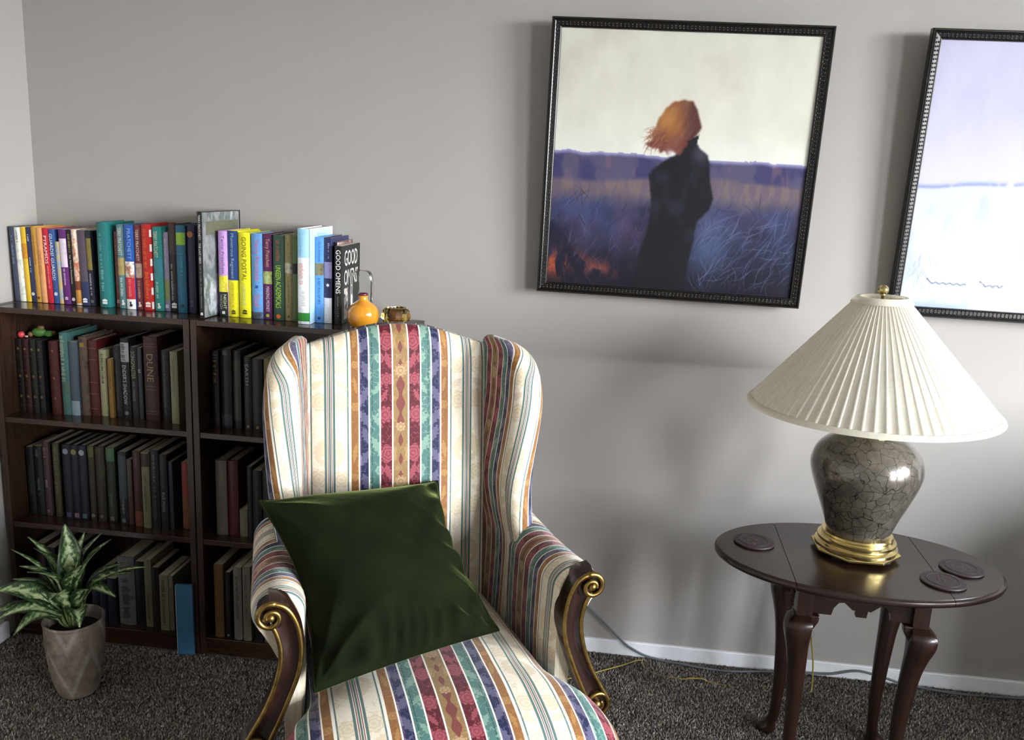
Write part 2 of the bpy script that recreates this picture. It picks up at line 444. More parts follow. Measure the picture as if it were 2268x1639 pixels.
def book(x0, x1, y, H, z, cover, label, bands=(), txt=(), emb=None, d=0.15, tilt=0.0, hard=False, pages=None, blur=(), yaw=0.0, cat='book', group=None):
    SHELF_SHADE[0] = 1.0 if z > 0.9 else (0.74 if z > 0.6 else 0.66)     # lower-shelf shade put into the cover and print colours
    w = x1 - x0; d = min(d, -y - 0.006 if z > 0.9 else -y - 0.03)
    t = thing('book', label, cat, (x0, y, z + (0.0002 if not tilt else 0.0004)), (0, tilt, yaw), group)
    th = 0.0024 if hard else 0.0009; oh = 0.003 if hard else 0.0
    bul = min(0.004, 0.12 * w)
    arc = [(w * k / 6, -bul * 0 + bul * (2 * k / 6 - 1) ** 2) for k in range(7)]
    inn = [(w - th, d), (w - th, bul + th), (th, bul + th), (th, d)]
    poly = arc + [(w, d)] + inn + [(0, d)]
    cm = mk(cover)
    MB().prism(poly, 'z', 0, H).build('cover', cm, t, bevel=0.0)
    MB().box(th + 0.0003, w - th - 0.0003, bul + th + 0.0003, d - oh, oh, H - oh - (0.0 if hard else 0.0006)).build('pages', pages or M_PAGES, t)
    def yb(fx): return bul * (2 * fx - 1) ** 2
    for (t0, t1, c) in bands:
        za, zb = H * (1 - t1), H * (1 - t0)
        poly2 = [(p[0] * 0.996 + 0.002 * w, p[1] - 0.0004) for p in arc] + [(p[0] * 0.996 + 0.002 * w, p[1] + 0.0002) for p in arc[::-1]]
        MB().prism(poly2, 'z', za, zb).build('spine_band', mk(c), t)
    for (s, t0, t1, hf, c, *off) in txt:
        of = off[0] if off else 0.0
        za, zb = H * (1 - t0), H * (1 - t1)
        lettering(s, (w * (0.5 + of - hf / 2), -0.0010, za), (0, 0, zb - za), (w * hf, 0, 0), mk(c), t)
    for (t0, t1, hf, c, *off) in blur:
        scrawl(w, H * (1 - t1), H * (1 - t0), hf, c, t, off[0] if off else 0.0)
    if emb:
        emblem(emb[0], w * 0.5, H * (1 - emb[1]), emb[2], emb[3], t)
    return t

G1 = 'books along the top of the corner bookcase'
G2 = 'books along the top of the bookcase behind the chair'
T = math.radians(-1.4)
ta = dict(tilt=T, group=G1, z=Z1)
tb = dict(group=G1, z=Z1)
# top of the corner bookcase, left to right
book(-1.7100, -1.6955, -.140, .214, cover='#3a4257', label='slate blue paperback at the left wall end of the top row', blur=[(.12, .5, .35, '#7d8396')], **ta)
book(-1.6945, -1.6770, -.140, .212, cover=('#7f9cb0', '#d5dcd8', '#e9e3d2', '#a9bcc4', '#c08a78'), label='white and pale blue illustrated paperback beside the slate one', blur=[(.04, .2, .4, '#57616d')], **ta)
book(-1.6760, -1.6600, -.139, .214, cover='#d9b22f', label='mustard yellow paperback near the left end of the top row', bands=[(.22, .42, '#c8881f')], **ta)
book(-1.6590, -1.6460, -.139, .214, cover='#27304f', label='dark navy paperback with white disc, right of the mustard one', blur=[(.08, .18, .4, '#c8ccd6'), (.4, .6, .3, '#b9c0cf')], emb=('disc', .89, .0048, '#c4c6c4'), **ta)
book(-1.6450, -1.6290, -.138, .217, cover='#b98a3a', label='old gold paperback between the navy and the peach spines', blur=[(.12, .5, .4, '#8a5a20')], emb=('disc', .94, .004, '#5f4a1c'), **ta)
book(-1.6280, -1.6105, -.139, .213, cover='#d99b66', label='peach paperback directly left of the bright red one', blur=[(.3, .62, .5, '#b87440')], **ta)
book(-1.6095, -1.5925, -.139, .214, cover='#b81f33', label='bright red paperback with white title near the left end', txt=[('PYRAMIDS', .1, .47, .55, '#efe3dd')], blur=[(.5, .8, .28, '#d98a8a', .1)], **ta)
book(-1.5915, -1.5735, -.138, .212, cover='#33508a', label='royal blue paperback with big white capitals beside the red one', txt=[('GUARDS! GUARDS!', .06, .68, .52, '#e6e9ee', -.05)], emb=('disc', .87, .0052, '#c9cfda'), **ta)
book(-1.5725, -1.5605, -.139, .178, cover=('#7fa3c0', '#c9a85f', '#8aa6b8', '#b08a4a'), label='short thin blue and ochre paperback right of the royal blue one', **ta)
book(-1.5595, -1.5385, -.140, .213, cover='#5c2468', label='purple paperback with a pale lilac panel on its spine', bands=[(.12, .5, ('#b9a3bd', '#dccfd8', '#c4b0c6'))], blur=[(.52, .75, .3, '#cbb3d2')], emb=('house', .92, .0042, '#cdbdd0'), **ta)
book(-1.5375, -1.5225, -.137, .213, cover='#15120f', label='black paperback with white and gold title next to the purple one', blur=[(.05, .3, .5, '#8d7a3c')], txt=[('by Terry Pratchett', .34, .72, .35, '#d9d4c4')], emb=('disc', .93, .005, '#bdb9aa'), **ta)
book(-1.5215, -1.5030, -.139, .215, cover=('#d27a3c', '#f1e8d8', '#c86a30', '#7fb6d8'), label='orange, white and sky blue illustrated paperback on the top row', bands=[(.68, .8, '#7a3f22'), (.8, .98, ('#c56b35', '#caa14a'))], **ta)
book(-1.5020, -1.4800, -.142, .214, cover='#4f4552', label='plum grey paperback shading to navy, left of a thin dark one', bands=[(.68, 1, '#243052')], emb=('house', .93, .0062, '#dfe2e6'), **ta)
book(-1.4790, -1.4640, -.139, .214, cover='#1b1d2c', label='thin dark paperback with an olive panel, left of the tall teal book', bands=[(.1, .52, ('#5d5a2c', '#8a7a34'))], blur=[(.56, .86, .5, '#9a97a0')], emb=('block', .94, .004, '#59605a'), **ta)
book(-1.4435, -1.4105, -.149, .241, cover='#1f6e6c', label='tall teal hardcover, tallest in the left part of the top row', hard=True, blur=[(.12, .5, .3, '#4f9690', -.15), (.52, .8, .32, '#6aa79f', -.1)], emb=('house', .93, .0068, '#dfe6e2'), d=.142, **tb)
book(-1.4020, -1.3880, -.132, .216, cover='#7d3a33', label='thin brick red book in the gap right of the tall teal one', blur=[(.1, .85, .35, '#a8665c')], emb=('house', .92, .005, '#c89a90'), **tb)
book(-1.3866, -1.3630, -.144, .236, cover='#5b8287', label='grey teal hardcover with cream lettering and a golden picture', hard=True, txt=[('TERRY PRATCHETT', .03, .36, .42, '#d9d6c4', -.08)], bands=[(.39, .6, ('#8f7f45', '#b7a468', '#75794f'))], blur=[(.63, .85, .4, '#bcc8c4', -.08)], emb=('figure', .93, .007, '#e0e0d6'), **tb)
book(-1.3622, -1.3355, -.149, .237, cover='#1f56a8', label='blue, white and red banded hardcover in the top row', hard=True, bands=[(.43, .62, ('#f2f2f0', '#f5f5f2', '#a85f22', '#f2f2f0')), (.62, .88, '#c02a35'), (.88, 1, '#eef0f0')], txt=[('PRATCHETT', .04, .4, .4, '#8fb2dc', .1)], blur=[(.64, .85, .4, '#e07a78')], emb=('figure', .94, .007, '#33333a'), **tb)
book(-1.3345, -1.3135, -.145, .238, cover='#6d2b32', label='maroon hardcover with cream lettering beside the blue, white and red one', hard=True, txt=[('TERRY PRATCHETT', .05, .42, .42, '#d9cdb8')], bands=[(.45, .62, ('#8d6f4d', '#b59a86', '#6d3a30'))], blur=[(.66, .86, .4, '#b28d78')], emb=('figure', .94, .007, '#d9c4b8'), **tb)
tred = book(-1.3085, -1.2810, -.152, .242, cover='#b2231f', label='thick scarlet hardcover with a white chequered edge', hard=True, blur=[(.06, .5, .4, '#d2591f', -.1), (.55, .86, .5, '#d8631f')], emb=('house', .93, .007, '#efe0d8'), **tb)
for k in range(6):
    MB().box(.0275 * .90, .0275 * 1.0 + 0.0004, -.0002, .006, .005 + k * .0405, .005 + k * .0405 + .02).build('edge_check', mk('#efe9e2'), tred)
book(-1.2780, -1.2515, -.148, .236, cover='#23807a', label='sea green hardcover with cream letters right of the scarlet one', hard=True, txt=[('TERRY PRATCHETT', .05, .36, .4, '#cfd2b8', -.12)], bands=[(.38, .62, ('#3a86a5', '#2f7f86', '#3f6f66'))], blur=[(.64, .84, .35, '#a7c4b4', -.1)], emb=('figure', .94, .0075, '#dfe3d2'), **tb)
book(-1.2505, -1.2365, -.142, .222, cover='#7f7a92', label='thin lilac grey book left of a black and green one', bands=[(.6, .86, '#7a7f46')], blur=[(.08, .45, .4, '#a7a3b2')], emb=('block', .94, .005, '#bdbcc8'), **tb)
book(-1.2355, -1.2110, -.140, .245, cover=('#100f0e', '#1c1a16', '#0f1a10'), label='black hardcover with silver lettering and a brown top panel', hard=True, bands=[(0, .34, '#39302a')], blur=[(.45, .88, .3, '#8d918e', -.15)], emb=('house', .93, .0072, '#d6d8d2'), **tb)
book(-1.2060, -1.1790, -.154, .244, cover='#175d78', label='petrol blue hardcover with a lime green band', hard=True, bands=[(.08, .22, '#86b23a')], blur=[(.32, .56, .35, '#2f8a95', .1)], emb=('disc', .92, .0055, '#0f2c3c'), **tb)
book(-1.1780, -1.1545, -.148, .245, cover='#2a2345', label='dark indigo hardcover with an orange spot near the top', hard=True, emb=('disc', .10, .0085, '#b3702f'), blur=[(.86, .93, .5, '#5d5a80')], **tb)

# top of the second bookcase
tb = dict(group=G2, z=Z1)
big = book(-1.1080, -1.0945, -.222, .288, cover='#17161a', label='large thin dark picture book with grey landscape cover, tallest of all', txt=[('TERRY PRATCHETT', .03, .26, .42, '#dcd9d2'), ('THE LAST HERO', .29, .48, .42, '#dcd9d2')], blur=[(.5, .9, .25, '#7d7a76')], emb=('house', .955, .0035, '#e6e4e0'), d=.214, yaw=math.radians(-3.5), **tb)
LASTC = big
book(-1.0785, -1.0535, -.164, .236, cover='#c39ad6', label='lilac, yellow and black banded hardcover right of the large dark book', hard=True, bands=[(.52, .71, ('#d8cc2a', '#e9df3a', '#8a7a3a')), (.71, 1, '#1c2420')], txt=[('Terry Pratchett', .05, .5, .42, '#6f4d8c', .02), ('NIGHT', .74, .91, .34, '#d9dfa8', .2), ('WATCH', .74, .91, .26, '#8f9a86', -.22)], emb=('block', .955, .004, '#cfd4c8'), **tb)
book(-1.0525, -1.0230, -.162, .238, cover='#e3dd1c', label='yellow hardcover with a dark blue upper spine', hard=True, bands=[(0, .57, '#22407c')], txt=[('Monstrous Regiment', .03, .55, .4, '#8fb0b5', -.05)], blur=[(.6, .88, .35, '#b9a01e')], emb=('house', .945, .0055, '#4d4a1a'), **tb)
book(-1.0190, -.9865, -.167, .235, cover='#e2dc1e', label='all yellow hardcover with dark capital letters on the top row', hard=True, txt=[('GOING POSTAL', .05, .56, .4, '#5d5a16', .02)], blur=[(.6, .85, .4, '#b7c07a')], emb=('house', .93, .006, '#3f3c14'), **tb)
book(-.9822, -.9515, -.168, .234, cover='#5f97cf', label='sky blue hardcover with pink lettering right of the yellow one', hard=True, txt=[('Terry Pratchett', .06, .55, .52, '#d8738a', .02), ('Thud!', .7, .86, .5, '#d8738a', .02)], bands=[(.92, 1, ('#2a2c30', '#4d5560', '#5f97cf'))], emb=('block', .62, .004, '#2a4f8c'), **tb)
book(-.9503, -.9238, -.166, .234, cover='#5a1f55', label='magenta purple hardcover with cream title beside the sky blue one', hard=True, txt=[('Terry Pratchett', .05, .38, .52, '#d8a07a', .02), ('MAKING MONEY', .61, .91, .36, '#dcc7d6', .04)], bands=[(.43, .58, ('#5a1f55', '#8aa04a', '#b9c48a', '#5a1f55'))], emb=('disc', .955, .0048, '#a3b83c'), **tb)
book(-.9179, -.8880, -.174, .234, cover='#2c4a3a', label='dark green hardcover with lime capitals and an orange spot low down', hard=True, txt=[('UNSEEN ACADEMICALS', .35, .85, .5, '#9fd22e', .02)], blur=[(.06, .3, .5, '#8a5230')], emb=('disc', .95, .006, '#d2661f'), **tb)
book(-.8869, -.8645, -.169, .235, cover='#8f855a', label='khaki hardcover with a black picture block in mid spine', hard=True, bands=[(.32, .44, ('#0f0f0e', '#c9c4b0', '#141310'))], blur=[(.08, .3, .3, '#6a6040'), (.48, .85, .3, '#6a5c34')], emb=('disc', .95, .003, '#4a4428'), **tb)
book(-.8636, -.8500, -.171, .234, cover='#5d7446', label='thin moss green hardcover beside the khaki one', hard=True, bands=[(.32, .44, ('#0f0f0e', '#1b1d18'))], **tb)
shep = book(-.8375, -.8035, -.204, .257, cover='#e9eef2', label='tall white and pale blue hardcover with green foot, standing proud', hard=True, bands=[(0, .3, ('#8fc7ea', '#a9d6ef', '#9ccdec')), (.88, .97, '#2f8a34')], blur=[(.36, .58, .45, '#c99a8f', -.15), (.64, .8, .35, '#b5b2ae', .05), (.05, .28, .25, '#6aa5c8', -.25)], d=.192, **tb)
book(-.8018, -.7775, -.167, .234, cover='#5a97d6', label='cornflower blue hardcover with a small dark picture on its spine', hard=True, bands=[(.3, .44, ('#3a3f30', '#8a7f5c', '#55584a'))], txt=[('Terry Pratchett', .05, .28, .3, '#27508c'), ('A HAT FULL OF SKY', .47, .78, .3, '#27406f')], emb=('disc', .945, .004, '#27406f'), **tb)
book(-.7765, -.7545, -.166, .234, cover='#23284f', label='navy hardcover with a snowy white lower half', hard=True, bands=[(.28, .47, '#8f86b4'), (.70, 1, ('#cfd2da', '#e4e6ea', '#d8dae2'))], blur=[(.06, .24, .3, '#8a8fb5', .1)], emb=('star', .55, .006, '#e9ebf2'), **tb)
pin = book(-.7535, -.7440, -.152, .222, cover=('#140f12', '#20161a'), label='thin black book with pink blossom cover behind the black lettered one', d=.14, **tb)
good = book(-.7430, -.7225, -.178, .214, cover='#0f0e0e', label='black paperback with large white letters at the right end of the row', txt=[('GOOD OMENS', .05, .60, .62, '#efeae2', .02)], blur=[(.64, .9, .25, '#6a645c')], d=.168, **tb)
# printed covers that can be seen side-on
w = .0135
MB().box(w - .0001, w + .0005, .002, .205, .002, .286).build('front_cover_print', mottle(['#4c5250', '#8d8f8e', '#55605f', '#b4b8bc', '#3f4747'], 14, 0.35, (1, 1, .6)), LASTC)
MB().box(w + .0004, w + .0007, .02, .2, .225, .262).build('front_cover_title', mottle(['#6d6a4c', '#5a5f58'], 60, 0.4), LASTC)
w = .034
MB().box(w - .0001, w + .0005, .002, .176, .002, .255).build('front_cover_print', mottle(['#a9d6ef', '#bfe2f4', '#a2d2ee'], 9, 0.35), shep)
lettering('TERRY', (w + .0009, .06, .226), (0, .085, 0), (0, 0, .016), mk('#6fa8c4'), shep)
lettering('GOOD', (.0205 + .0009, .022, .158), (0, .118, 0), (0, 0, .043), mk('#f2efe8'), good)
lettering('OMENS', (.0205 + .0009, .020, .105), (0, .124, 0), (0, 0, .043), mk('#f2efe8'), good)
MB().box(.0206, .0210, .02, .055, .012, .098).build('front_cover_print', mottle(['#0f0e0e', '#d9cfc2', '#0f0e0e', '#3a2a24'], 60, 0.4), good)
MB().box(.0094, .0100, .002, .13, .17, .221).build('front_cover_print', mottle(['#1a1214', '#c98d92', '#241619', '#e6d2d0'], 40, 0.4), pin)

# corner bookcase, upper shelf
G3 = 'books on the upper shelf of the corner bookcase'
t2 = dict(group=G3, z=Z2)
def leather(x0, x1, cover, label):
    t = book(x0, x1, -.186, .216, cover=cover, label=label, hard=True, pages=M_PAGESD, d=.14, **t2)
    for f in (.13, .5, .78):
        emblem('star', (x1 - x0) / 2, .216 * (1 - f), .0052, '#9c7b3c', t)
    for f in (.22, .42, .62, .9):
        MB().box(.002, x1 - x0 - .002, -.0004, .0006, .216 * (1 - f) - .001, .216 * (1 - f)).build('spine_rib', mk('#6d5228'), t)
leather(-1.6880, -1.6690, '#1a1411', 'black leather volume with gold stars, first on the upper corner shelf')
leather(-1.6675, -1.6480, '#3f1718', 'oxblood leather volume with gold stars, second on the upper corner shelf')
leather(-1.6465, -1.6265, '#1d211b', 'black green leather volume with gold stars, third on the upper corner shelf')
leather(-1.6250, -1.6060, '#1a1c1d', 'charcoal leather volume with gold stars beside the dark red one')
leather(-1.5870, -1.5590, '#5a1b1e', 'dark red leather volume with bright gold stars, fifth of the set')
book(-1.5540, -1.5300, -.183, .243, cover=('#5f9a94', '#4f8580', '#7a7a42'), label='tall teal hardcover with cream letters on the upper corner shelf', hard=True, blur=[(.04, .6, .6, '#c9d6c4', -.1)], d=.15, **t2)
book(-1.5288, -1.5030, -.182, .217, cover='#5a6a78', label='slate book with a pale blue library label at its foot', bands=[(.8, 1, '#a9c4cf')], d=.145, **t2)
book(-1.5005, -1.4770, -.176, .233, cover=('#3a3034', '#7a6252', '#2b2a2c'), label='brown grey hardcover with a yellow mark near its top', hard=True, emb=('block', .1, .006, '#b8963c'), d=.14, **t2)
tr_ = book(-1.4755, -1.4480, -.172, .224, cover='#5d1a1c', label='crimson leather book with gold rules, left of the cream paperback', hard=True, d=.14, **t2)
for f in (.1, .25, .55, .7, .9):
    MB().box(.002, .0255, -.0005, .0006, .224 * (1 - f) - .0012, .224 * (1 - f)).build('spine_rib', mk('#a37a3c'), tr_)
book(-1.4468, -1.4245, -.166, .197, cover='#c9c596', label='cream paperback with small dark lettering on the upper corner shelf', blur=[(.06, .5, .35, '#4d4c38')], d=.125, **t2)
book(-1.4134, -1.4006, -.178, .174, cover='#a8823c', label='short amber paperback right of the cream one', blur=[(.1, .5, .4, '#7a5a24')], d=.12, **t2)
book(-1.3998, -1.3780, -.170, .213, cover='#17181a', label='black book between the amber and the white lettered one', blur=[(.1, .9, .4, '#4a4a46')], d=.13, **t2)
book(-1.3757, -1.3510, -.172, .236, cover='#14151b', label='black hardcover with bold white capitals and a white upper panel', hard=True, bands=[(.05, .29, '#c9ccd0')], txt=[("ENDER'S SHADOW", .33, .82, .46, '#e9ecef', -.05)], blur=[(.07, .27, .55, '#3a3c44', -.1)], emb=('disc', .93, .006, '#8a96a8'), d=.15, **t2)
book(-1.3500, -1.3300, -.168, .212, cover='#232a2c', label='charcoal book with cream capitals right of the white lettered one', txt=[('SONGMASTER', .06, .44, .6, '#c4c49c')], blur=[(.48, .75, .4, '#8a8c7c')], d=.13, **t2)
book(-1.3274, -1.3150, -.168, .212, cover='#3a4248', label='thin dark book with a pale edge left of the thick maroon one', blur=[(.3, .34, .9, '#b8c4d6')], d=.13, **t2)
dune = book(-1.3040, -1.2625, -.177, .247, cover='#4a1a1b', label='thick maroon leather volume with large gold letters', hard=True, txt=[('DUNE', .2, .53, .46, '#c9a878')], d=.15, **t2)
for f in (.08, .11, .58, .62, .88, .91):
    MB().box(.003, .0385, -.0005, .0008, .247 * (1 - f) - .001, .247 * (1 - f)).build('spine_rib', mk('#a8845a'), dune)
book(-1.2599, -1.2335, -.167, .207, cover='#121315', label='black paperback right of the thick maroon volume', blur=[(.05, .9, .3, '#6a6c6c')], d=.13, **t2)
book(-1.2206, -1.1985, -.185, .211, cover='#b3ab84', label='beige book at the right end of the upper corner shelf', blur=[(.1, .6, .3, '#8d8664')], d=.14, **t2)

# corner bookcase, middle shelf
G4 = 'books on the middle shelf of the corner bookcase'
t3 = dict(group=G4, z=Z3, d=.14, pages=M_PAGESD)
book(-1.6818, -1.6592, -.186, .210, cover='#1d211f', label='black green book at the left end of the middle corner shelf', blur=[(.3, .7, .3, '#5a604f')], **t3)
book(-1.6580, -1.6328, -.184, .214, cover='#1c2b22', label='bottle green book, second on the middle corner shelf', blur=[(.05, .15, .5, '#7d8480'), (.45, .72, .4, '#7d847a')], **t3)
book(-1.6301, -1.6105, -.184, .228, cover=('#6a4a4a', '#544248'), label='dusky rose book on the middle corner shelf', blur=[(.05, .2, .6, '#b08c88'), (.5, .6, .5, '#c9b8b8'), (.92, .96, .5, '#c9b8b8')], **t3)
book(-1.5965, -1.5785, -.186, .228, cover='#5f5a3c', label='olive drab book right of the dusky rose one', blur=[(.05, .7, .5, '#97916a')], **t3)
for k, (xa, xb, c1, lab) in enumerate(((-1.5595, -1.5345, '#b4bac8', 'first of three matching midnight blue books, with silver grey emblem'), (-1.5335, -1.5105, '#a89a64', 'middle one of three midnight blue books, with golden emblem'), (-1.5095, -1.4845, '#cdd6da', 'last of three midnight blue books, with brightest white emblem'))):
    t = book(xa, xb, -.196, .231, cover='#1c1d33', label=lab, hard=True, emb=('disc', .09, .0085, c1), **t3)
    emblem('block', (xb - xa) / 2, .231 * .06, .007, ('#6a74a8', '#b08c98', '#7fa0a8')[k], t)
book(-1.4822, -1.4630, -.192, .231, cover='#4a3a24', label='umber book right of the three midnight blue ones', bands=[(0, .14, '#77703f')], emb=('disc', .93, .006, '#a5a8b0'), **t3)
book(-1.4597, -1.4322, -.192, .231, cover=('#5c5a34', '#3a3226', '#4a3a2c'), label='olive and brown mottled book on the middle corner shelf', hard=True, emb=('disc', .93, .005, '#b0907c'), **t3)
book(-1.4276, -1.4015, -.189, .230, cover='#2c3a2a', label='forest green book with a mint panel at its top', bands=[(0, .18, '#5f8a68')], blur=[(.6, .8, .4, '#6a7a64')], emb=('block', .95, .006, '#8a9a88'), **t3)
book(-1.3871, -1.3625, -.195, .222, cover='#2a333a', label='charcoal book with a blue grey panel on its spine', bands=[(.05, .65, ('#46586a', '#506a72'))], blur=[(.66, .85, .35, '#a9b0b0')], emb=('disc', .95, .006, '#8fa39c'), **t3)
book(-1.3607, -1.3460, -.194, .201, cover='#6a5c48', label='thin taupe book, shorter than its neighbours', bands=[(.55, 1, '#6a3c30')], **t3)
book(-1.3374, -1.3145, -.201, .231, cover='#5c2c22', label='rust brown book left of the cream one', bands=[(.8, 1, '#9a5a40')], blur=[(.04, .2, .4, '#8a7468')], **t3)
book(-1.3085, -1.2850, -.207, .232, cover='#a8a078', label='cream spined book, brightest on the middle corner shelf', bands=[(.02, .19, ('#6a4a30', '#2c2a20', '#8a8458'))], blur=[(.3, .78, .42, '#5f6a54')], **t3)
book(-1.2824, -1.2568, -.205, .239, cover='#131722', label='ink black book with grey lettering right of the cream spined one', blur=[(.05, .4, .4, '#8d93a0'), (.46, .9, .35, '#5d6474')], **t3)
book(-1.2537, -1.2322, -.205, .228, cover='#141c2a', label='blue black book with white capitals low on its spine', blur=[(.05, .45, .4, '#4a5a6c')], txt=[('BLUE MOON', .5, .76, .42, '#cdd2d6')], **t3)
book(-1.2314, -1.2185, -.198, .206, cover='#3a4254', label='thin steel blue book on the middle corner shelf', **t3)
book(-1.1972, -1.1770, -.186, .204, cover='#b04a30', label='orange red book at the right end of the middle corner shelf', bands=[(.52, 1, ('#2a1a14', '#a8703a', '#1a1412'))], **t3)

# corner bookcase, lowest shelf
G5 = 'books on the lowest shelf of the corner bookcase'
t4 = dict(group=G5, z=Z4, d=.14, pages=M_PAGESD)
book(-1.6600, -1.6300, -.205, .225, cover='#3a1c1a', label='dark russet book behind the plant on the lowest corner shelf', **t4)
book(-1.6270, -1.5980, -.205, .215, cover='#2a2226', label='dark brown book behind the plant leaves, lowest corner shelf', **t4)
book(-1.5600, -1.5330, -.210, .220, cover='#33383c', label='graphite book seen between the plant leaves', **t4)
book(-1.4723, -1.4490, -.226, .150, cover='#222a44', label='short navy book right of the plant, first of three low ones', **t4)
book(-1.4479, -1.4265, -.226, .140, cover='#1d2c4c', label='short deep blue book, second of three low ones', **t4)
book(-1.4241, -1.3955, -.226, .145, cover='#23283c', label='short blue grey book, third of three low ones', **t4)
book(-1.3902, -1.3388, -.221, .216, cover=('#8a8492', '#a09c98', '#6f6a78'), label='thick pale grey volume on the lowest corner shelf', hard=True, blur=[(.3, .9, .6, '#5a5660')], **t4)
book(-1.3351, -1.3085, -.221, .206, cover='#18191b', label='black book right of the thick pale grey volume', **t4)
book(-1.3058, -1.2845, -.222, .216, cover='#a39a78', label='narrow cream book between two dark ones, lowest corner shelf', blur=[(.5, .9, .4, '#7a7254')], **t4)
book(-1.2809, -1.2612, -.224, .194, cover='#2c201c', label='dark chocolate book between two cream ones, lowest corner shelf', **t4)
book(-1.2548, -1.2280, -.232, .176, cover='#b5ad90', label='wide ivory paperback with blurred grey lettering, lowest corner shelf', blur=[(.08, .9, .55, '#6f6c5c')], **t4)
book(-1.2272, -1.2142, -.228, .174, cover='#a29c82', label='thin ivory paperback at the right end, lowest corner shelf', blur=[(.2, .9, .4, '#7a7666')], **t4)

# second bookcase
G6 = 'books in the bookcase behind the chair'
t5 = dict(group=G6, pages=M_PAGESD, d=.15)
book(-1.0955, -1.0765, -.186, .223, cover='#2b2426', label='dark book with yellow lettering, upper shelf left of the chair', z=Z2, hard=True, txt=[('Iris', .12, .42, .5, '#b3a03c', .05)], blur=[(.03, .09, .6, '#a59a92'), (.45, .9, .3, '#5c5052')], **t5)
book(-1.0674, -1.0370, -.192, .230, cover='#1b1b22', label='black hardcover with a grey foot panel on the upper shelf', z=Z2, hard=True, bands=[(.82, .96, '#4a4c5c')], blur=[(.02, .07, .6, '#7d8088')], **t5)
book(-1.0357, -1.0135, -.182, .226, cover='#26292e', label='charcoal book with a green grey panel, third beside the chair', z=Z2, hard=True, bands=[(.12, .9, ('#4a5a5c', '#4c5a40', '#3f4c4c'))], **t5)
book(-1.0008, -.9790, -.189, .212, cover='#0f0f12', label='black book with white capitals nearest the wing of the chair', z=Z2, txt=[('EARTH', .1, .38, .42, '#c9ccd2', -.05)], emb=('block', .95, .004, '#9a917c'), **t5)
book(-.9763, -.9460, -.192, .208, cover='#131414', label='black paperback half hidden behind the chair wing', z=Z2, blur=[(.1, .25, .5, '#5a5a50'), (.3, .8, .4, '#3a3c3c')], emb=('block', .95, .004, '#b08a54'), **t5)
book(-.9411, -.9145, -.193, .212, cover='#8a7c3a', label='ochre book peeping out beside the chair wing', z=Z2, **t5)
book(-1.0840, -1.0514, -.207, .227, cover='#9a9482', label='thick cream book on the middle shelf beside the chair', z=Z3, hard=True, blur=[(.4, .8, .3, '#a0787a')], **t5)
book(-1.0504, -1.0196, -.202, .227, cover='#6d1a28', label='deep crimson hardcover beside the thick cream book', z=Z3, hard=True, **t5)
book(-1.0147, -.9915, -.205, .082, cover='#a39a80', label='small cream booklet beside the cushion corner', z=Z3, **t5)
book(-.9906, -.9775, -.203, .214, cover='#17181a', label='thin black book above the small cream booklet', z=Z3, **t5)
book(-.9744, -.9480, -.205, .204, cover='#16181a', label='black book with faint lettering near the cushion corner', z=Z3, blur=[(.1, .9, .3, '#4a4c4c')], **t5)
book(-.9447, -.9135, -.205, .213, cover='#1c1e22', label='dark slate book half behind the left chair wing', z=Z3, **t5)
book(-1.0833, -1.0558, -.236, .229, cover='#8a6a34', label='tan book on the lowest shelf beside the chair arm', z=Z4, **t5)
book(-1.0477, -1.0338, -.238, .209, cover='#231c18', label='thin dark book with a white dot beside the tan one', z=Z4, blur=[(.1, .7, .4, '#5f564a')], emb=('disc', .95, .003, '#c9c9c9'), **t5)
book(-1.0226, -.9985, -.240, .227, cover='#a59c8c', label='off white book, left of two twins on the lowest shelf', z=Z4, blur=[(.1, .7, .5, '#6f6a60')], **t5)
book(-.9945, -.9717, -.240, .231, cover='#a39a88', label='off white book, right of two twins on the lowest shelf', z=Z4, blur=[(.1, .7, .5, '#6f6a60')], **t5)
book(-.9597, -.9376, -.240, .211, cover='#1d1c1c', label='black book behind the gilded scroll of the left arm', z=Z4, **t5)
book(-.9311, -.9078, -.240, .207, cover='#8a8474', label='grey paperback behind the gilded scroll of the left arm', z=Z4, **t5)
# slim blue folder leaning out in front of the shelf
SHELF_SHADE[0] = 1.0
fo = thing('folder', 'slim blue folder standing on the carpet against the corner bookcase', 'folder', (-1.160, -.258, 0.002), (0, 0, math.radians(7)))
MB().box(-.024, .024, -.010, .0, 0, .222).build('cover', flat('#38688a', .45), fo, bevel=.001)
MB().box(-.0252, -.0241, -.0085, -.0015, .003, .219).build('paper_edge', M_PAGES, fo)

# ------------------------------------------------------------------ small things on the bookcases
M_ORANGE, nt, b = new_mat('amber_glaze')
n = noise(nt, 40, 4)
nt.links.new(ramp(nt, n.outputs[0], [(.3, rgb('#c9801f')), (.7, rgb('#e09a2c'))]), b.inputs['Base Color']); setp(b, rough=.18, coat=.6, coatr=.05)
v = thing('bud_vase', 'small round orange glazed bud vase with narrow neck', 'vase', (-.660, -.186, Z1 + .0005))
pr = [(.018, 0), (.03, .001), (.0385, .012), (.0425, .028), (.0415, .044), (.034, .058), (.0215, .067), (.0135, .073), (.0115, .080), (.012, .086)]
pr = [tuple(p) for p in catmull(pr, 4)]
MB().lathe(pr, 40).build('body', M_ORANGE, v, smooth=True)
MB().lathe([(.0122, .0858), (.0134, .087), (.0138, .091), (.0122, .0925), (.009, .0915), (.0085, .085)], 32).build('rim', flat('#5a2430', .3), v, smooth=True)
def glass_mat(name, color, ior=1.48, rough=0.02):
    m, nt, b = new_mat(name); setp(b, base=rgb(color), trans=1.0, ior=ior, rough=rough)
    n = noise(nt, 35, 2); bump(nt, b, n.outputs[0], 0.25, 0.004)
    return m
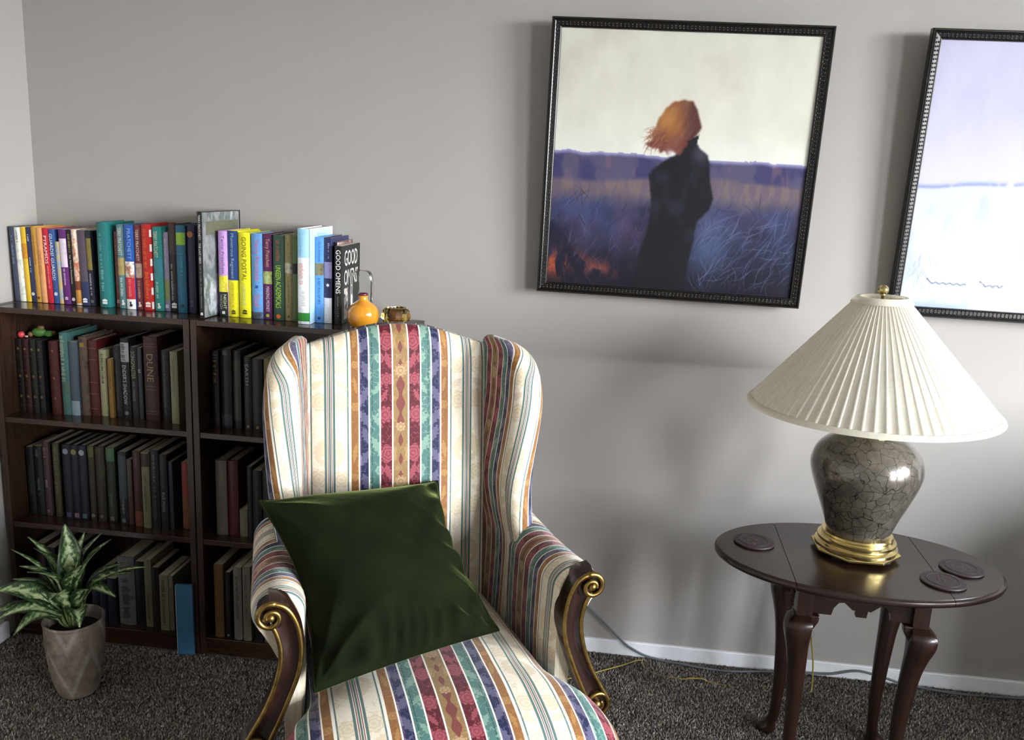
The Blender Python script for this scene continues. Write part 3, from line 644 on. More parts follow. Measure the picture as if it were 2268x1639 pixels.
M_GLASS = glass_mat('clear_cast_glass', '#f3f6f7', 1.42, 0.06); M_AMBER = glass_mat('amber_cut_glass', '#f2d878', 1.45, 0.02)
arch = [(-.029, 0), (.029, 0), (.030, .09)] + [(.030 * math.copysign(abs(math.cos(a)) ** .55, math.cos(a)), .105 + .040 * math.sin(a) ** .55) for a in np.linspace(0.1, math.pi - .1, 18)] + [(-.030, .09)]
be = MB().prism(arch, 'y', -.016, .016).build('glass_bookend', M_GLASS, loc=(-.686, -.112, Z1 + .0005), bevel=.004, smooth=True, auto=40)
be.rotation_euler = (0, 0, math.radians(6))
tag(be, 'clear thick glass block with arched top behind the orange vase', 'bookend')
vo = thing('candle_holder', 'amber faceted glass votive holder right of the orange vase', 'candle holder', (-.583, -.128, Z1 + .0005), (0, 0, .25))
def oct_ring(r, z, n=8, ph=0.0): return [(r * math.cos(2 * math.pi * (k + ph) / n), r * math.sin(2 * math.pi * (k + ph) / n), z) for k in range(n)]
MB().loft([oct_ring(.027, 0), oct_ring(.034, .010), oct_ring(.0415, .024), oct_ring(.036, .043), oct_ring(.031, .050), oct_ring(.024, .050), oct_ring(.020, .022), oct_ring(.012, .016)]).build('faceted_bowl', M_AMBER, vo)
MB().lathe([(.016, .0165), (.017, .018), (.017, .030), (.0155, .031)], 20).build('wax_residue', flat('#6a4a14', .5), vo)
fr = thing('figurine', 'small green and brown figurine lying on top of the leather volumes', 'figurine', (-1.643, -.140, Z2 + .2168), (0, 0, .2))
MB().sphere((0, 0, .014), .016, 14, 9, (1.3, .9, .85)).sphere((.026, .002, .010), .012, 12, 8, (1.3, .9, .8)).build('body', flat('#4c7a34', .5, .2, 90), fr, smooth=True)
MB().sphere((.006, 0, .028), .008, 12, 8, (1.3, 1, .8)).sphere((-.022, -.004, .008), .008, 12, 8).sphere((.040, .003, .012), .007, 10, 7).build('limbs', flat('#7a5a38', .5, .2, 90), fr, smooth=True)
rd = thing('ornament', 'small pinkish red round ornament beside the green figurine', 'ornament', (-1.679, -.168, Z2 + .2168))
MB().sphere((0, 0, .0095), .0095, 16, 10).build('ball', flat('#d24a56', .3), rd, smooth=True)
MB().sphere((.013, .004, .004), .004, 10, 7, (1.5, .8, .8)).build('cap', flat('#c9b0a0', .4), rd, smooth=True)
# ------------------------------------------------------------------ framed paintings
M_FRAME, nt, b = new_mat('black_lacquer_frame'); n = noise(nt, 80, 3)
nt.links.new(ramp(nt, n.outputs[0], [(.3, rgb('#0a0909')), (.7, rgb('#17130f'))]), b.inputs['Base Color']); setp(b, rough=.28)
M_BEAD = flat('#2c2824', .16, .3)
def canvas_mat():
    m, nt, b = new_mat('painted_canvas'); a = nt.nodes.new('ShaderNodeAttribute'); a.attribute_name = 'paint'
    nt.links.new(a.outputs['Color'], b.inputs['Base Color']); setp(b, rough=.6, spec=.2)
    bump(nt, b, noise(nt, 700, 2).outputs[0], .1, .0005)
    return m
M_CANVAS = canvas_mat()
def vnoise(x, y, seed, sx, sy):
    """smooth value noise on arrays"""
    r = np.random.default_rng(seed); g = r.random((64, 64))
    xs, ys = x * sx, y * sy
    xi, yi = np.floor(xs).astype(int), np.floor(ys).astype(int); fx, fy = xs - xi, ys - yi
    fx = fx * fx * (3 - 2 * fx); fy = fy * fy * (3 - 2 * fy)
    G = lambda a, c: g[a % 64, c % 64]
    return (G(xi, yi) * (1 - fx) + G(xi + 1, yi) * fx) * (1 - fy) + (G(xi, yi + 1) * (1 - fx) + G(xi + 1, yi + 1) * fx) * fy
def fbm(x, y, seed, sx, sy, o=4):
    s = 0; a = .5
    for k in range(o): s = s + a * vnoise(x, y, seed + k, sx * 2 ** k, sy * 2 ** k); a *= .5
    return s / (1 - .5 ** o)
def mixa(a, c, m): return a * (1 - m[..., None]) + np.array(c, float) * m[..., None] if not isinstance(c, np.ndarray) or c.ndim == 1 else a * (1 - m[..., None]) + c * m[..., None]
def sstep(a, b_, x): t = np.clip((x - a) / (b_ - a), 0, 1); return t * t * (3 - 2 * t)
def in_poly(X_, Y_, P):
    ins = np.zeros(X_.shape, bool); n = len(P)
    for i in range(n):
        (x1, y1), (x2, y2) = P[i], P[(i + 1) % n]
        c = ((y1 > Y_) != (y2 > Y_)) & (X_ < (x2 - x1) * (Y_ - y1) / (y2 - y1 + 1e-12) + x1); ins ^= c
    return ins
def strokes(C, n, box, ang, ln, cols, seed, al=.5, wd=.0012):
    r = np.random.default_rng(seed); N = C.shape[0]
    for _ in range(n):
        x, y = r.uniform(box[0], box[1]), r.uniform(box[2], box[3]); a = r.normal(ang[0], ang[1]); L = r.uniform(*ln)
        cr = r.normal(0, .5)
        for q in np.linspace(0, 1, int(L * N * 1.4) + 2):
            aa = a + cr * (q - .5)
            px, py = x + (q - .5) * L * math.cos(aa), y + (q - .5) * L * math.sin(aa)
            i, j = int(py * N), int(px * N)
            if 0 <= i < N and 0 <= j < N:
                c = cols[r.integers(len(cols))] if q == 0 else c_
                c_ = c
                w = al * math.sin(math.pi * min(max(q, .05), .95))
                C[i, j] = C[i, j] * (1 - w) + np.array(c) * w
def paint_figure(N):
    X_, Y_ = np.meshgrid((np.arange(N) + .5) / N, (np.arange(N) + .5) / N)
    n1, n2, n3 = fbm(X_, Y_, 1, 5, 5), fbm(X_, Y_, 9, 14, 9), fbm(X_, Y_, 21, 40, 12)
    C = np.zeros((N, N, 3)) + np.array([218, 217, 203.])
    C = mixa(C, [196, 186, 174], sstep(.45, .75, n1) * (1 - sstep(0, .5, Y_)) * .5)
    C = mixa(C, [228, 230, 220], sstep(.3, .46, Y_) * .6)
    C += (n2[..., None] - .5) * 18
    hz = .462 + .012 * X_ + .016 * (fbm(X_, Y_ * 0, 5, 16, 1) - .5)
    band = mixa(np.zeros((N, N, 3)) + np.array([84, 80, 108.]), [62, 60, 100], sstep(.4, .6, n2)); band = mixa(band, [118, 88, 104], sstep(.55, .75, n3) * .6)
    C = np.where((Y_ > hz)[..., None], mixa(band, [150, 150, 190], 1 - sstep(0, .02, Y_ - hz)), C)
    tan = np.zeros((N, N, 3)) + np.array([104, 90, 104.]); tan = mixa(tan, [120, 106, 104], sstep(.4, .65, n3) * .8)
    hy = .545 + .015 * np.sin(X_ * 7 + .5) + .03 * (n1 - .5)
    C = mixa(C, tan, sstep(0, .025, Y_ - hy))
    fld = np.zeros((N, N, 3)) + np.array([58, 56, 86.])
    fld = mixa(fld, [38, 38, 62], sstep(.42, .66, fbm(X_, Y_, 31, 10, 10)))
    fld = mixa(fld, [92, 72, 104], sstep(.5, .75, n1) * .55); fld = mixa(fld, [58, 76, 118], sstep(.5, .8, fbm(X_, Y_, 41, 6, 6)) * .6)
    C = mixa(C, fld, sstep(.0, .09, Y_ - .60 - .05 * (n2 - .5)))
    C = mixa(C, [18, 18, 28], sstep(.66, 1.0, Y_ + .12 * (n2 - .5)) * .85)
    glow = np.exp(-(((X_ - .66) / .08) ** 2 + ((Y_ - .80) / .13) ** 2)); C = mixa(C, [92, 118, 158], glow * .55)
    em = np.exp(-(((X_ - .05) / .12) ** 2 + ((Y_ - .92) / .05) ** 2)) * sstep(.45, .62, n3); C = mixa(C, [176, 82, 52], np.clip(em, 0, 1))
    em = np.exp(-(((X_ - .2) / .1) ** 2 + ((Y_ - .93) / .03) ** 2)) * sstep(.45, .62, n2); C = mixa(C, [140, 70, 60], np.clip(em, 0, 1) * .8)
    strokes(C, 420, (0, 1, .62, .98), (-1.2, .5), (.03, .13), [(96, 94, 126), (70, 72, 108), (40, 40, 66), (84, 68, 96), (30, 30, 48)], 3, .34)
    strokes(C, 60, (.62, .98, .68, .95), (-.9, .4), (.06, .18), [(120, 126, 158), (100, 108, 146)], 4, .32)
    # the coat
    coat = [(.566, .382), (.562, .405), (.578, .43), (.612, .455), (.622, .49), (.632, .56), (.648, .62), (.642, .665), (.606, .70), (.592, .72), (.588, .80), (.575, .90), (.56, 1.01), (.35, 1.01), (.372, .87), (.396, .78), (.406, .70), (.402, .62), (.395, .575), (.385, .545), (.40, .52), (.44, .487), (.468, .468), (.482, .462), (.505, .435), (.535, .402)]
    jx, jy = X_ + .008 * (n3 - .5), Y_ + .008 * (n2 - .5)
    m = in_poly(jx, jy, coat).astype(float)
    for _ in range(2):
        m = (m + np.roll(m, 1, 0) + np.roll(m, -1, 0) + np.roll(m, 1, 1) + np.roll(m, -1, 1)) / 5
    cc = np.zeros((N, N, 3)) + np.array([24, 25, 32.]); cc = mixa(cc, [46, 48, 60], sstep(.5, .75, n2) * .7); cc = mixa(cc, [20, 20, 27], sstep(.45, .7, n1) * .7)
    cc = mixa(cc, [70, 70, 82], np.exp(-(((X_ - .585) / .03) ** 2 + ((Y_ - .455) / .03) ** 2)) * .8)
    m *= 1 - .45 * sstep(.80, 1.0, Y_) * sstep(.35, .6, n2)
    C = mixa(C, cc, m)
    # hair blown towards the left
    hp = [(.505, .248), (.535, .255), (.555, .28), (.562, .31), (.576, .352), (.566, .372), (.556, .388), (.545, .41), (.52, .432), (.505, .462), (.487, .455), (.472, .447), (.455, .462), (.442, .447), (.422, .458), (.417, .437), (.387, .437), (.362, .424), (.388, .405), (.384, .38), (.402, .358), (.412, .32), (.432, .285), (.462, .26)]
    hm = in_poly(X_ + .014 * (n3 - .5), Y_ + .014 * (n2 - .5), hp).astype(float)
    for _ in range(2): hm = (hm + np.roll(hm, 1, 0) + np.roll(hm, -1, 0) + np.roll(hm, 1, 1) + np.roll(hm, -1, 1)) / 5
    hair = np.zeros((N, N, 3)) + np.array([132, 84, 58.])
    hair = mixa(hair, [172, 118, 64], np.exp(-(((X_ - .447) / .042) ** 2 + ((Y_ - .33) / .055) ** 2)))
    hair = mixa(hair, [82, 50, 50], sstep(.488, .55, X_ + .06 * (n3 - .5)) * .85); hair = mixa(hair, [100, 52, 54], sstep(.37, .43, Y_ + .03 * (n2 - .5)) * .6)
    hair += (fbm(X_ + Y_ * .6, Y_ - X_ * .5, 77, 50, 10)[..., None] - .5) * 44
    C = mixa(C, hair, np.clip(hm, 0, 1))
    strokes(C, 60, (.37, .44, .36, .44), (2.5, .25), (.03, .08), [(140, 84, 66), (160, 108, 72), (110, 64, 70)], 8, .5)
    C = mixa(C, [214, 214, 214], np.exp(-(((X_ - .463) / .012) ** 2 + ((Y_ - .452) / .010) ** 2)) * .8)
    col = [(.528, .405), (.572, .378), (.566, .41), (.55, .43), (.53, .43)]
    C = mixa(C, [26, 26, 34], in_poly(X_, Y_, col) * .9)
    return np.clip(C, 0, 255)
def paint_snow(N):
    X_, Y_ = np.meshgrid((np.arange(N) + .5) / N, (np.arange(N) + .5) / N)
    n1, n2 = fbm(X_, Y_, 101, 5, 5), fbm(X_, Y_, 111, 16, 8)
    C = np.zeros((N, N, 3)) + np.array([196, 194, 220.]); C += (n2[..., None] - .5) * 14; C = mixa(C, [212, 210, 226], sstep(.2, .5, Y_) * .6)
    hz = .535 - .07 * X_ + .003 * np.sin(X_ * 23) + .006 * (n2 - .5)
    C = mixa(C, [150, 160, 200], np.exp(-((Y_ - hz) / .010) ** 2) * sstep(.3, .5, n2 + .1))
    snow = np.zeros((N, N, 3)) + np.array([204, 209, 224.]); snow = mixa(snow, [180, 190, 214], sstep(.5, .75, n2) * .6)
    C = mixa(C, snow, sstep(0, .012, Y_ - hz)); C = mixa(C, [168, 182, 218], np.exp(-((Y_ - .995) / .02) ** 2) * sstep(.4, .6, n1))
    strokes(C, 26, (.02, .10, .80, .95), (-1.5, .25), (.02, .06), [(150, 160, 190), (170, 180, 205)], 5, .5)
    # the painter's blurred signature
    r = np.random.default_rng(3)
    for x0, x1 in ((.09, .24), (.29, .38)):
        px = np.linspace(x0, x1, 400); py = .905 - .012 * np.abs(np.sin((px - x0) * 120)) * (.4 + .6 * r.random()) - .018 * np.exp(-((px - x0) / .012) ** 2)
        for a, c in zip(px, py): C[int(c * N), int(a * N)] = (120, 126, 150)
    return np.clip(C, 0, 255)
def picture(name, label, cx, cz, W_, H_, lean, spin, painter, N):
    t = thing(name, label, 'painting', (cx, -.016 - .006, cz - H_ / 2), (math.radians(-lean), math.radians(spin), 0), 'framed paintings on the back wall')
    # note: local x to the right, local y towards the wall, local z up; origin at the bottom centre
    prof = [(0, 0), (0, .020), (.0025, .023), (.0050, .023), (.0058, .0215), (.0068, .0225), (.0085, .020), (.011, .0185), (.021, .0165), (.0225, .0178), (.0250, .0165), (.0262, .010), (.0262, 0)]
    def corner(sx, sz, d, h): return (sx * (W_ / 2 - d), -h, H_ / 2 + sz * (H_ / 2 - d))
    for (a, c) in (((-1, 1), (1, 1)), ((-1, -1), (1, -1)), ((-1, -1), (-1, 1)), ((1, -1), (1, 1))):
        MB().loft([[corner(*a, d, h) for d, h in prof], [corner(*c, d, h) for d, h in prof]]).build('frame_rail', M_FRAME, t)
    bd = MB(); r0 = .0027
    def bead(x, z, h):
        k = [(x + r0 * math.cos(q), -h - .0002, z + r0 * math.sin(q)) for q in np.linspace(0, 2 * math.pi, 6, endpoint=False)]
        k2 = [(x + .6 * r0 * math.cos(q), -h - r0 * .75, z + .6 * r0 * math.sin(q)) for q in np.linspace(0, 2 * math.pi, 6, endpoint=False)]
        bd.loft([k, k2])
    for row, (d, h) in enumerate(((.0130, .0178), (.0185, .0168))):
        x = -W_ / 2 + d + .004 + row * .005
        while x < W_ / 2 - d - .002:
            bead(x, d, h); bead(x, H_ - d, h); x += .0100
        z = d + .006 + row * .005
        while z < H_ - d - .004:
            bead(-W_ / 2 + d, z, h); bead(W_ / 2 - d, z, h); z += .0100
    o = bd.build('frame_beading', M_BEAD, t, smooth=True); o['kind'] = 'stuff'
    MB().box(-W_ / 2 + .004, W_ / 2 - .004, -.004, -.0005, .004, H_ - .004).build('backing_board', flat('#4a3f34', .9), t)
    # canvas with its paint held in a colour attribute
    C = painter(N) * .92 / 255.0; C = np.where(C <= .04045, C / 12.92, ((C + .055) / 1.055) ** 2.4)
    wi, hi = W_ - .051, H_ - .051
    gx, gz = np.meshgrid(np.linspace(-wi / 2, wi / 2, N), np.linspace(H_ / 2 + hi / 2, H_ / 2 - hi / 2, N))
    V = np.stack([gx, np.full_like(gx, -.011), gz], -1).reshape(-1, 3)
    i = np.arange(N * N).reshape(N, N); F = np.stack([i[:-1, :-1], i[1:, :-1], i[1:, 1:], i[:-1, 1:]], -1).reshape(-1, 4)
    me = bpy.data.meshes.new('canvas'); me.vertices.add(len(V)); me.vertices.foreach_set('co', V.astype(np.float32).ravel())
    me.loops.add(F.size); me.loops.foreach_set('vertex_index', F.astype(np.int32).ravel())
    me.polygons.add(len(F)); me.polygons.foreach_set('loop_start', (np.arange(len(F)) * 4).astype(np.int32)); me.update(calc_edges=True)
    at = me.color_attributes.new('paint', 'FLOAT_COLOR', 'POINT')
    at.data.foreach_set('color', np.concatenate([C.reshape(-1, 3), np.ones((N * N, 1))], 1).astype(np.float32).ravel())
    me.materials.append(M_CANVAS); o = bpy.data.objects.new('canvas', me); COL.objects.link(o); o.parent = t
    return t
picture('framed_painting', 'black framed painting of a red-haired figure in a dark coat in a field', .154, 1.466, .715, .720, -2.2, .45, paint_figure, 300)
picture('framed_painting', 'black framed pale snow landscape painting behind the lamp', 1.106, 1.462, .722, .722, -2.2, .35, paint_snow, 300)

# ------------------------------------------------------------------ striped tapestry of the chair
def tapestry():
    m, nt, b = new_mat('striped_floral_tapestry')
    at = nt.nodes.new('ShaderNodeAttribute'); at.attribute_name = 'fab'
    sp = nt.nodes.new('ShaderNodeSeparateXYZ'); nt.links.new(at.outputs['Vector'], sp.inputs[0])
    su, sv = X(nt, sp.outputs[0]), X(nt, sp.outputs[1])
    HP = 0.168
    m_ = (((su / (2 * HP) + .5).mod(1.0)) - .5).abs() * 2.0       # 0 at the tan stripe, 1 at the triple line
    xm = m_ * HP
    white, cream, gl = '#f4eee0', '#e6dcc8', '#56706c'
    base = [(0, '#8a6d45'), (.105, white), (.122, '#520c1c'), (.283, white), (.302, '#48706a'), (.400, '#2f4a4c'), (.412, '#48706a'), (.440, white), (.460, '#151d42'), (.560, '#57405c'), (.572, '#151d42'), (.580, white), (.600, '#8a5c30'), (.700, white), (.735, gl), (.755, cream), (.925, gl), (.955, cream), (.968, '#7d4a4c'), (.978, cream), (.988, gl)]
    moti = [(0, '#b0905f'), (.105, white), (.122, '#a8525c'), (.283, white), (.302, '#8eaa96'), (.400, '#8aa898'), (.412, '#8eaa96'), (.440, white), (.460, '#6c6884'), (.560, '#a08aa0'), (.572, '#6c6884'), (.580, white), (.600, '#b08650'), (.700, white), (.735, '#7f8f80'), (.755, '#cdbb98'), (.925, gl), (.955, cream), (.968, '#7d4a4c'), (.978, cream), (.988, gl)]
    cb = ramp(nt, m_, [(p, rgb(c)) for p, c in base], 'CONSTANT'); cm = ramp(nt, m_, [(p, rgb(c)) for p, c in moti], 'CONSTANT')
    PER = .27
    def rep(vc): return ((sv - vc + PER / 2).mod(PER)) - PER / 2
    def flower(xc, vc, R, n, rings=2.6):
        dx, dv = xm - xc, rep(vc)
        r = (dx * dx + dv * dv).sqrt(); th = dv.atan2(dx)
        e = ((th * (n / 2)).cos().abs() * .30 + .70) * R
        msk = r.lt(e); ln = (r * (2 * math.pi * rings / R) + (th * n).sin() * .8).sin() * .35 + .72
        return msk * ln
    def leaf(xc, vc, ang, L, W_):
        dx, dv = xm - xc, rep(vc); ca, sa = math.cos(ang), math.sin(ang)
        x, y = dx * ca + dv * sa, dv * ca - dx * sa
        lob = (x * (2 * math.pi / (L * .42))).sin() * .22 + .9
        e = (1.0 - (x / L) * (x / L)).max(0.0) * lob * W_
        msk = y.abs().lt(e); vein = (y.abs() * 1400.0 - (x * 900.0)).sin() * .22 + .78
        return msk * vein
    parts = [flower(.038, .03, .0215, 9), flower(.034, .115, .0165, 8), flower(.050, .165, .013, 6, 1.8), flower(.030, .205, .024, 5, 3.2),
             leaf(.030, .160, 1.3, .022, .008), leaf(.040, .075, -1.1, .018, .006), leaf(.056, .015, .9, .020, .007), leaf(.054, .095, -1.0, .021, .007), leaf(.058, .225, 1.1, .026, .010),
             leaf(.085, .02, 1.0, .024, .011), leaf(.088, .075, -1.1, .026, .010), leaf(.082, .135, 1.2, .026, .011), leaf(.088, .195, -.9, .026, .011), leaf(.083, .25, 1.2, .022, .010),
             flower(.108, .05, .012, 6, 2), leaf(.108, .10, 1.4, .02, .005), flower(.109, .15, .010, 5, 2), leaf(.109, .21, 1.7, .024, .006),
             flower(.145, .06, .026, 7, 3.0), flower(.142, .145, .022, 6, 2.6), leaf(.146, .215, 1.3, .03, .014), leaf(.138, .10, .6, .02, .009), leaf(.15, .185, -.7, .02, .008)]
    mk_ = parts[0]
    for p in parts[1:]: mk_ = mk_.max(p)
    nz = noise(nt, 90, 4, .6, vec=at.outputs['Vector']); nv = X(nt, nz.outputs[0])
    vx = X(nt, noise(nt, 58, 1, .4, vec=at.outputs['Vector']).outputs[0]); vine = (vx - .5).abs().lt(.013) * .7
    mk_ = mk_.max(vine)
    mk_ = (mk_ * 1.05 - (nv - .5) * .35).clamp()
    col = mixc(nt, mk_ * .78, cb, cm)
    # dark red ornament running down the middle of the tan stripe
    dv = rep(.0); chain = xm.lt(((sv * (2 * math.pi / .045)).sin() * .0035 + (sv * (2 * math.pi / PER)).sin() * .003 + .0045))
    orn = flower(.0, .135, .0165, 10, 2.2).max(flower(0., .0, .012, 8, 1.6))
    col = mixc(nt, (chain * .8 - orn).clamp(), col, rgb('#6d2030')); col = mixc(nt, orn * xm.lt(.0172) * .6, col, rgb('#c8a884'))
    # woven ribs
    wv = (su * 5200.0).sin() * .5 + (sv * 5200.0).sin() * .5
    nt.links.new(mixc(nt, .10, col, noise(nt, 900, 2, .5, vec=at.outputs['Vector']).outputs[1], 'OVERLAY'), b.inputs['Base Color'])
    setp(b, rough=.62, sheen=.25, sheenr=.4, spec=.35)
    bump(nt, b, wv * .3 + mk_ * .7 + nv * .5, .22, .0008)
    return m
M_TAP = tapestry()
M_WELT = flat('#3a3f4a', .7)

# ------------------------------------------------------------------ wing chair (local x = lateral, -y = forward, z up)
CH = thing('wing_chair', 'striped floral tapestry wing chair with gilded carved arm posts', 'armchair', (-.307, -.866, 0), (0, 0, math.radians(23.6)))
def q(u, f, z): return (u, -f, z)
def interp(x, xp, fp): return float(np.interp(x, xp, fp))
def smooth_interp(x, xp, fp):
    P = catmull([np.array([a, c]) for a, c in zip(xp, fp)], 10); P = np.array(P); return float(np.interp(x, P[:, 0], P[:, 1]))
def back_f(z): return -.408 - .062 * (z - .36) / .65
def chair_back():
    mb = MB(); rings = []; fab = []; nu = 33; w = .236
    taus = list(np.linspace(0, .90, 22)) + list(.90 + .10 * np.sin(np.linspace(.12, 1, 9) * math.pi / 2))
    for t in taus:
        g = 1.0 if t <= .90 else math.sqrt(max(0.0, 1 - ((t - .90) / .1003) ** 2))
        ring = []
        us = [w * math.sin(k * math.pi / 2) for k in np.linspace(-1, 1, nu)]
        for side in (1, -1):
            for u in (us if side == 1 else us[::-1]):
                crest = .992 + .060 * max(0, math.cos(math.pi / 2 * min(1, abs(u) / .262))) ** 1.4
                z = .33 + t * (crest - .33)
                e = math.sqrt(max(0, 1 - abs(u / w) ** 6))
                fc = back_f(z) - .042
                bul = .020 * (1 - (u / w) ** 2) * math.sin(math.pi * min(1, .15 + t * .8))
                f = fc + side * (.043 * e * (0.25 + .75 * g)) + (bul * g if side == 1 else 0)
                ring.append(q(u, f, z)); fab.append((u, z, 0))
        rings.append(ring)
    mb.loft(rings); mb.fab = fab
    return mb.build('back', M_TAP, CH, smooth=True)
chair_back()
def chair_wing(s):
    mb = MB(); rings = []; fab = []
    zk = [.33, .54, .60, .65, .70, .78, .86, .92, .96, .985, 1.003, 1.015, 1.022]
    fk = [-.20, -.215, -.262, -.303, -.318, -.306, -.294, -.296, -.310, -.330, -.356, -.388, -.420]
    uk = [.262, .268, .272, .276, .278, .280, .282, .282, .280, .276, .270, .262, .254]
    hk = [.012, .020, .028, .033, .037, .040, .041, .040, .035, .032, .027, .019, .008]
    zs = list(np.linspace(.33, .95, 30)) + list(np.linspace(.958, 1.022, 14))
    for z in zs:
        A = np.array([.236, back_f(z) - .035]); B = np.array([smooth_interp(z, zk, uk), smooth_interp(z, zk, fk)]); hB = smooth_interp(z, zk, hk); hA = min(.020, hB)
        B = B - np.array([0, hB])       # tip circle centre a little behind the front
        d = B - A; L = np.hypot(*d); d = d / max(L, 1e-6); nrm = np.array([-d[1], d[0]])
        if nrm[0] > 0: nrm = -nrm       # towards the seat
        pts = []
        for k in np.linspace(0, 1, 9): pts.append((A + d * L * k + nrm * (hA + (hB - hA) * k ** .7), -(L * (1 - k)) - hB * 1.57))
        for a in np.linspace(0, math.pi, 15)[1:-1]: pts.append((B + hB * (math.cos(a) * nrm + math.sin(a) * d), (a - math.pi / 2) * hB))
        for k in np.linspace(1, 0, 9): pts.append((A + d * L * k - nrm * (hA + (hB - hA) * k ** .7), (L * (1 - k)) + hB * 1.57))
        rings.append([q(s * p[0], p[1], z) for p, _ in pts])
        top = max(0, z - .93)
        fab += [(.124 - dd * 1.2 + .13 * (z - .75) + 10 * top * top, z, 0) for _, dd in pts]
    mb.loft(rings); mb.fab = fab
    return mb.build('wing', M_TAP, CH, smooth=True)
def arm_top(f): return smooth_interp(f, [-.44, -.33, -.22, -.11, 0, .02], [.600, .602, .604, .612, .626, .628])
def chair_arm(s):
    mb = MB(); rings = []; fab = []
    fs = list(np.linspace(-.44, -.02, 22)) + [-.008, .002, .010, .015]
    for f in fs:
        e = 0.0 if f < -.008 else (f + .008) / .023 * .012
        zt = arm_top(f) - e; R = smooth_interp(f, [-.44, -.1, .02], [.054, .054, .048]) - e * .5; uc = smooth_interp(f, [-.44, -.2, 0, .02], [.292, .298, .304, .304])
        ui = uc - R
        P = [(ui + .004, .27), (ui + .002, .34), (ui, .42), (ui, .50)]
        c = (uc, zt - R)
        P += [(c[0] + R * math.cos(a), c[1] + R * math.sin(a)) for a in np.linspace(math.pi, -.75, 20)]
        P += [(uc + R * .35, c[1] - .058), (uc + R * .05, c[1] - .085), (uc - .010, .42), (uc - .010, .34), (uc - .010, .27)]
        P = np.array(P); arc = np.concatenate([[0], np.cumsum(np.hypot(*np.diff(P, axis=0).T))])
        rings.append([q(s * p[0], f, p[1]) for p in P]); fab += [(f + .178 + .012 * math.sin(a * 9), a, 0) for a in arc]
    mb.loft(rings); mb.fab = fab
    return mb.build('arm', M_TAP, CH, smooth=True, auto=60)
def chair_seat():
    mb = MB(); rings = []; fab = []
    fk = [-.42, -.2, -.04, .03, .08, .13, .20, .25, .285, .305, .312]
    hk = [.236, .244, .252, .262, .292, .318, .330, .322, .302, .272, .240]
    zk = [.385, .420, .438, .441, .442, .441, .432, .418, .396, .366, .33]
    sv = 0; prev = None
    for f in list(np.linspace(-.42, .25, 40)) + list(.25 + .062 * np.sin(np.linspace(.12, 1, 12) * math.pi / 2)):
        hw, zt = smooth_interp(f, fk, hk), smooth_interp(f, fk, zk)
        if prev: sv += math.hypot(f - prev[0], zt - prev[1])
        prev = (f, zt)
        P = []
        for th in np.linspace(math.pi, 0, 45):
            c, s_ = math.cos(th), math.sin(th)
            u = hw * (1 if c >= 0 else -1) * abs(c) ** .62; z = .285 + (zt - .285) * (abs(s_) ** .42) * (1 - .06 * (u / hw) ** 2)
            P.append((u, z))
        P = np.array(P); seg = np.hypot(*np.diff(P, axis=0).T); arc = np.concatenate([[0], np.cumsum(seg)]); arc -= arc[22]
        rings.append([q(p[0], f, p[1]) for p in P]); fab += [(a, sv, 0) for a in arc]
    mb.loft(rings); mb.fab = fab
    return mb.build('seat', M_TAP, CH, smooth=True)
for s in (-1, 1): chair_wing(s)
for s in (-1, 1): chair_arm(s)
chair_seat()
LINE_A = [(.314, .622), (.289, .613), (.273, .594), (.261, .561), (.257, .515), (.263, .473), (.278, .429), (.298, .379), (.319, .333)]
LINE_B = [(.312, .580), (.303, .562), (.296, .537), (.294, .511), (.298, .480), (.308, .443), (.326, .400), (.348, .360), (.372, .319)]
def arm_post(s):
    A = np.array(catmull([np.array(p) for p in LINE_A], 6)) + (.008, 0); B = np.array(catmull([np.array(p) for p in LINE_B], 6)) + (.008, 0)
    mb = MB(); rings = []
    for a, c in zip(A, B):
        mdl = (a + c) / 2; out = (a - c) / np.hypot(*(a - c))
        a2 = a + out * .010
        rings.append([q(s * a2[0], .004, a2[1]), q(s * a2[0], .030, a2[1]), q(s * a[0], .050, a[1]), q(s * (mdl[0] * .7 + a[0] * .3), .043, mdl[1] * .7 + a[1] * .3), q(s * (mdl[0] * .7 + c[0] * .3), .043, mdl[1] * .7 + c[1] * .3), q(s * c[0], .050, c[1]), q(s * c[0], .004, c[1])])
    mb.loft(rings)
    # wood blocks behind the two volutes
    for (cx, cz, r) in ((.318, .592, .027), (.352, .318, .030)):
        mb.loft([[q(s * (cx + r * math.cos(t)), f, cz + r * math.sin(t)) for t in np.linspace(0, 2 * math.pi, 20, endpoint=False)] for f in (.004, .046)])
    p = mb.build('arm_post', M_CHAIRW, CH, smooth=True, auto=45)
    gilt = MB()
    gilt.tube([q(s * a[0], .049, a[1]) for a in A], .0052, 8); gilt.tube([q(s * c[0], .049, c[1]) for c in B], .0048, 8)
    def volute(cx, cz, r0, r1, a0, turns, f, rad):
        pts = []
        for k in np.linspace(0, 1, 40):
            a = a0 - k * turns * 2 * math.pi; r = r0 + (r1 - r0) * k
            pts.append(q(s * (cx + r * math.cos(a)), f + .006 * k, cz + r * math.sin(a)))
        gilt.tube(pts, [rad * (1 - .25 * k) for k in np.linspace(0, 1, 40)], 8)
    volute(.320, .594, .027, .008, math.pi * .62, 1.35, .049, .0058)
    volute(.350, .318, .030, .010, -math.pi * .35, -1.3, .047, .0060)
    gilt.sphere(q(s * .320, .052, .594), .0085, 12, 8); gilt.sphere(q(s * .350, .050, .318), .010, 12, 8)
    gilt.build('gilt_scroll', M_GILT, p, smooth=True)
for s in (-1, 1): arm_post(s)
rail = MB(); pl = [(-.235, .40), (.235, .40), (.25, .05), (.30, -.10), (.28, -.25), (0, -.285), (-.28, -.25), (-.30, -.10), (-.25, .05)]
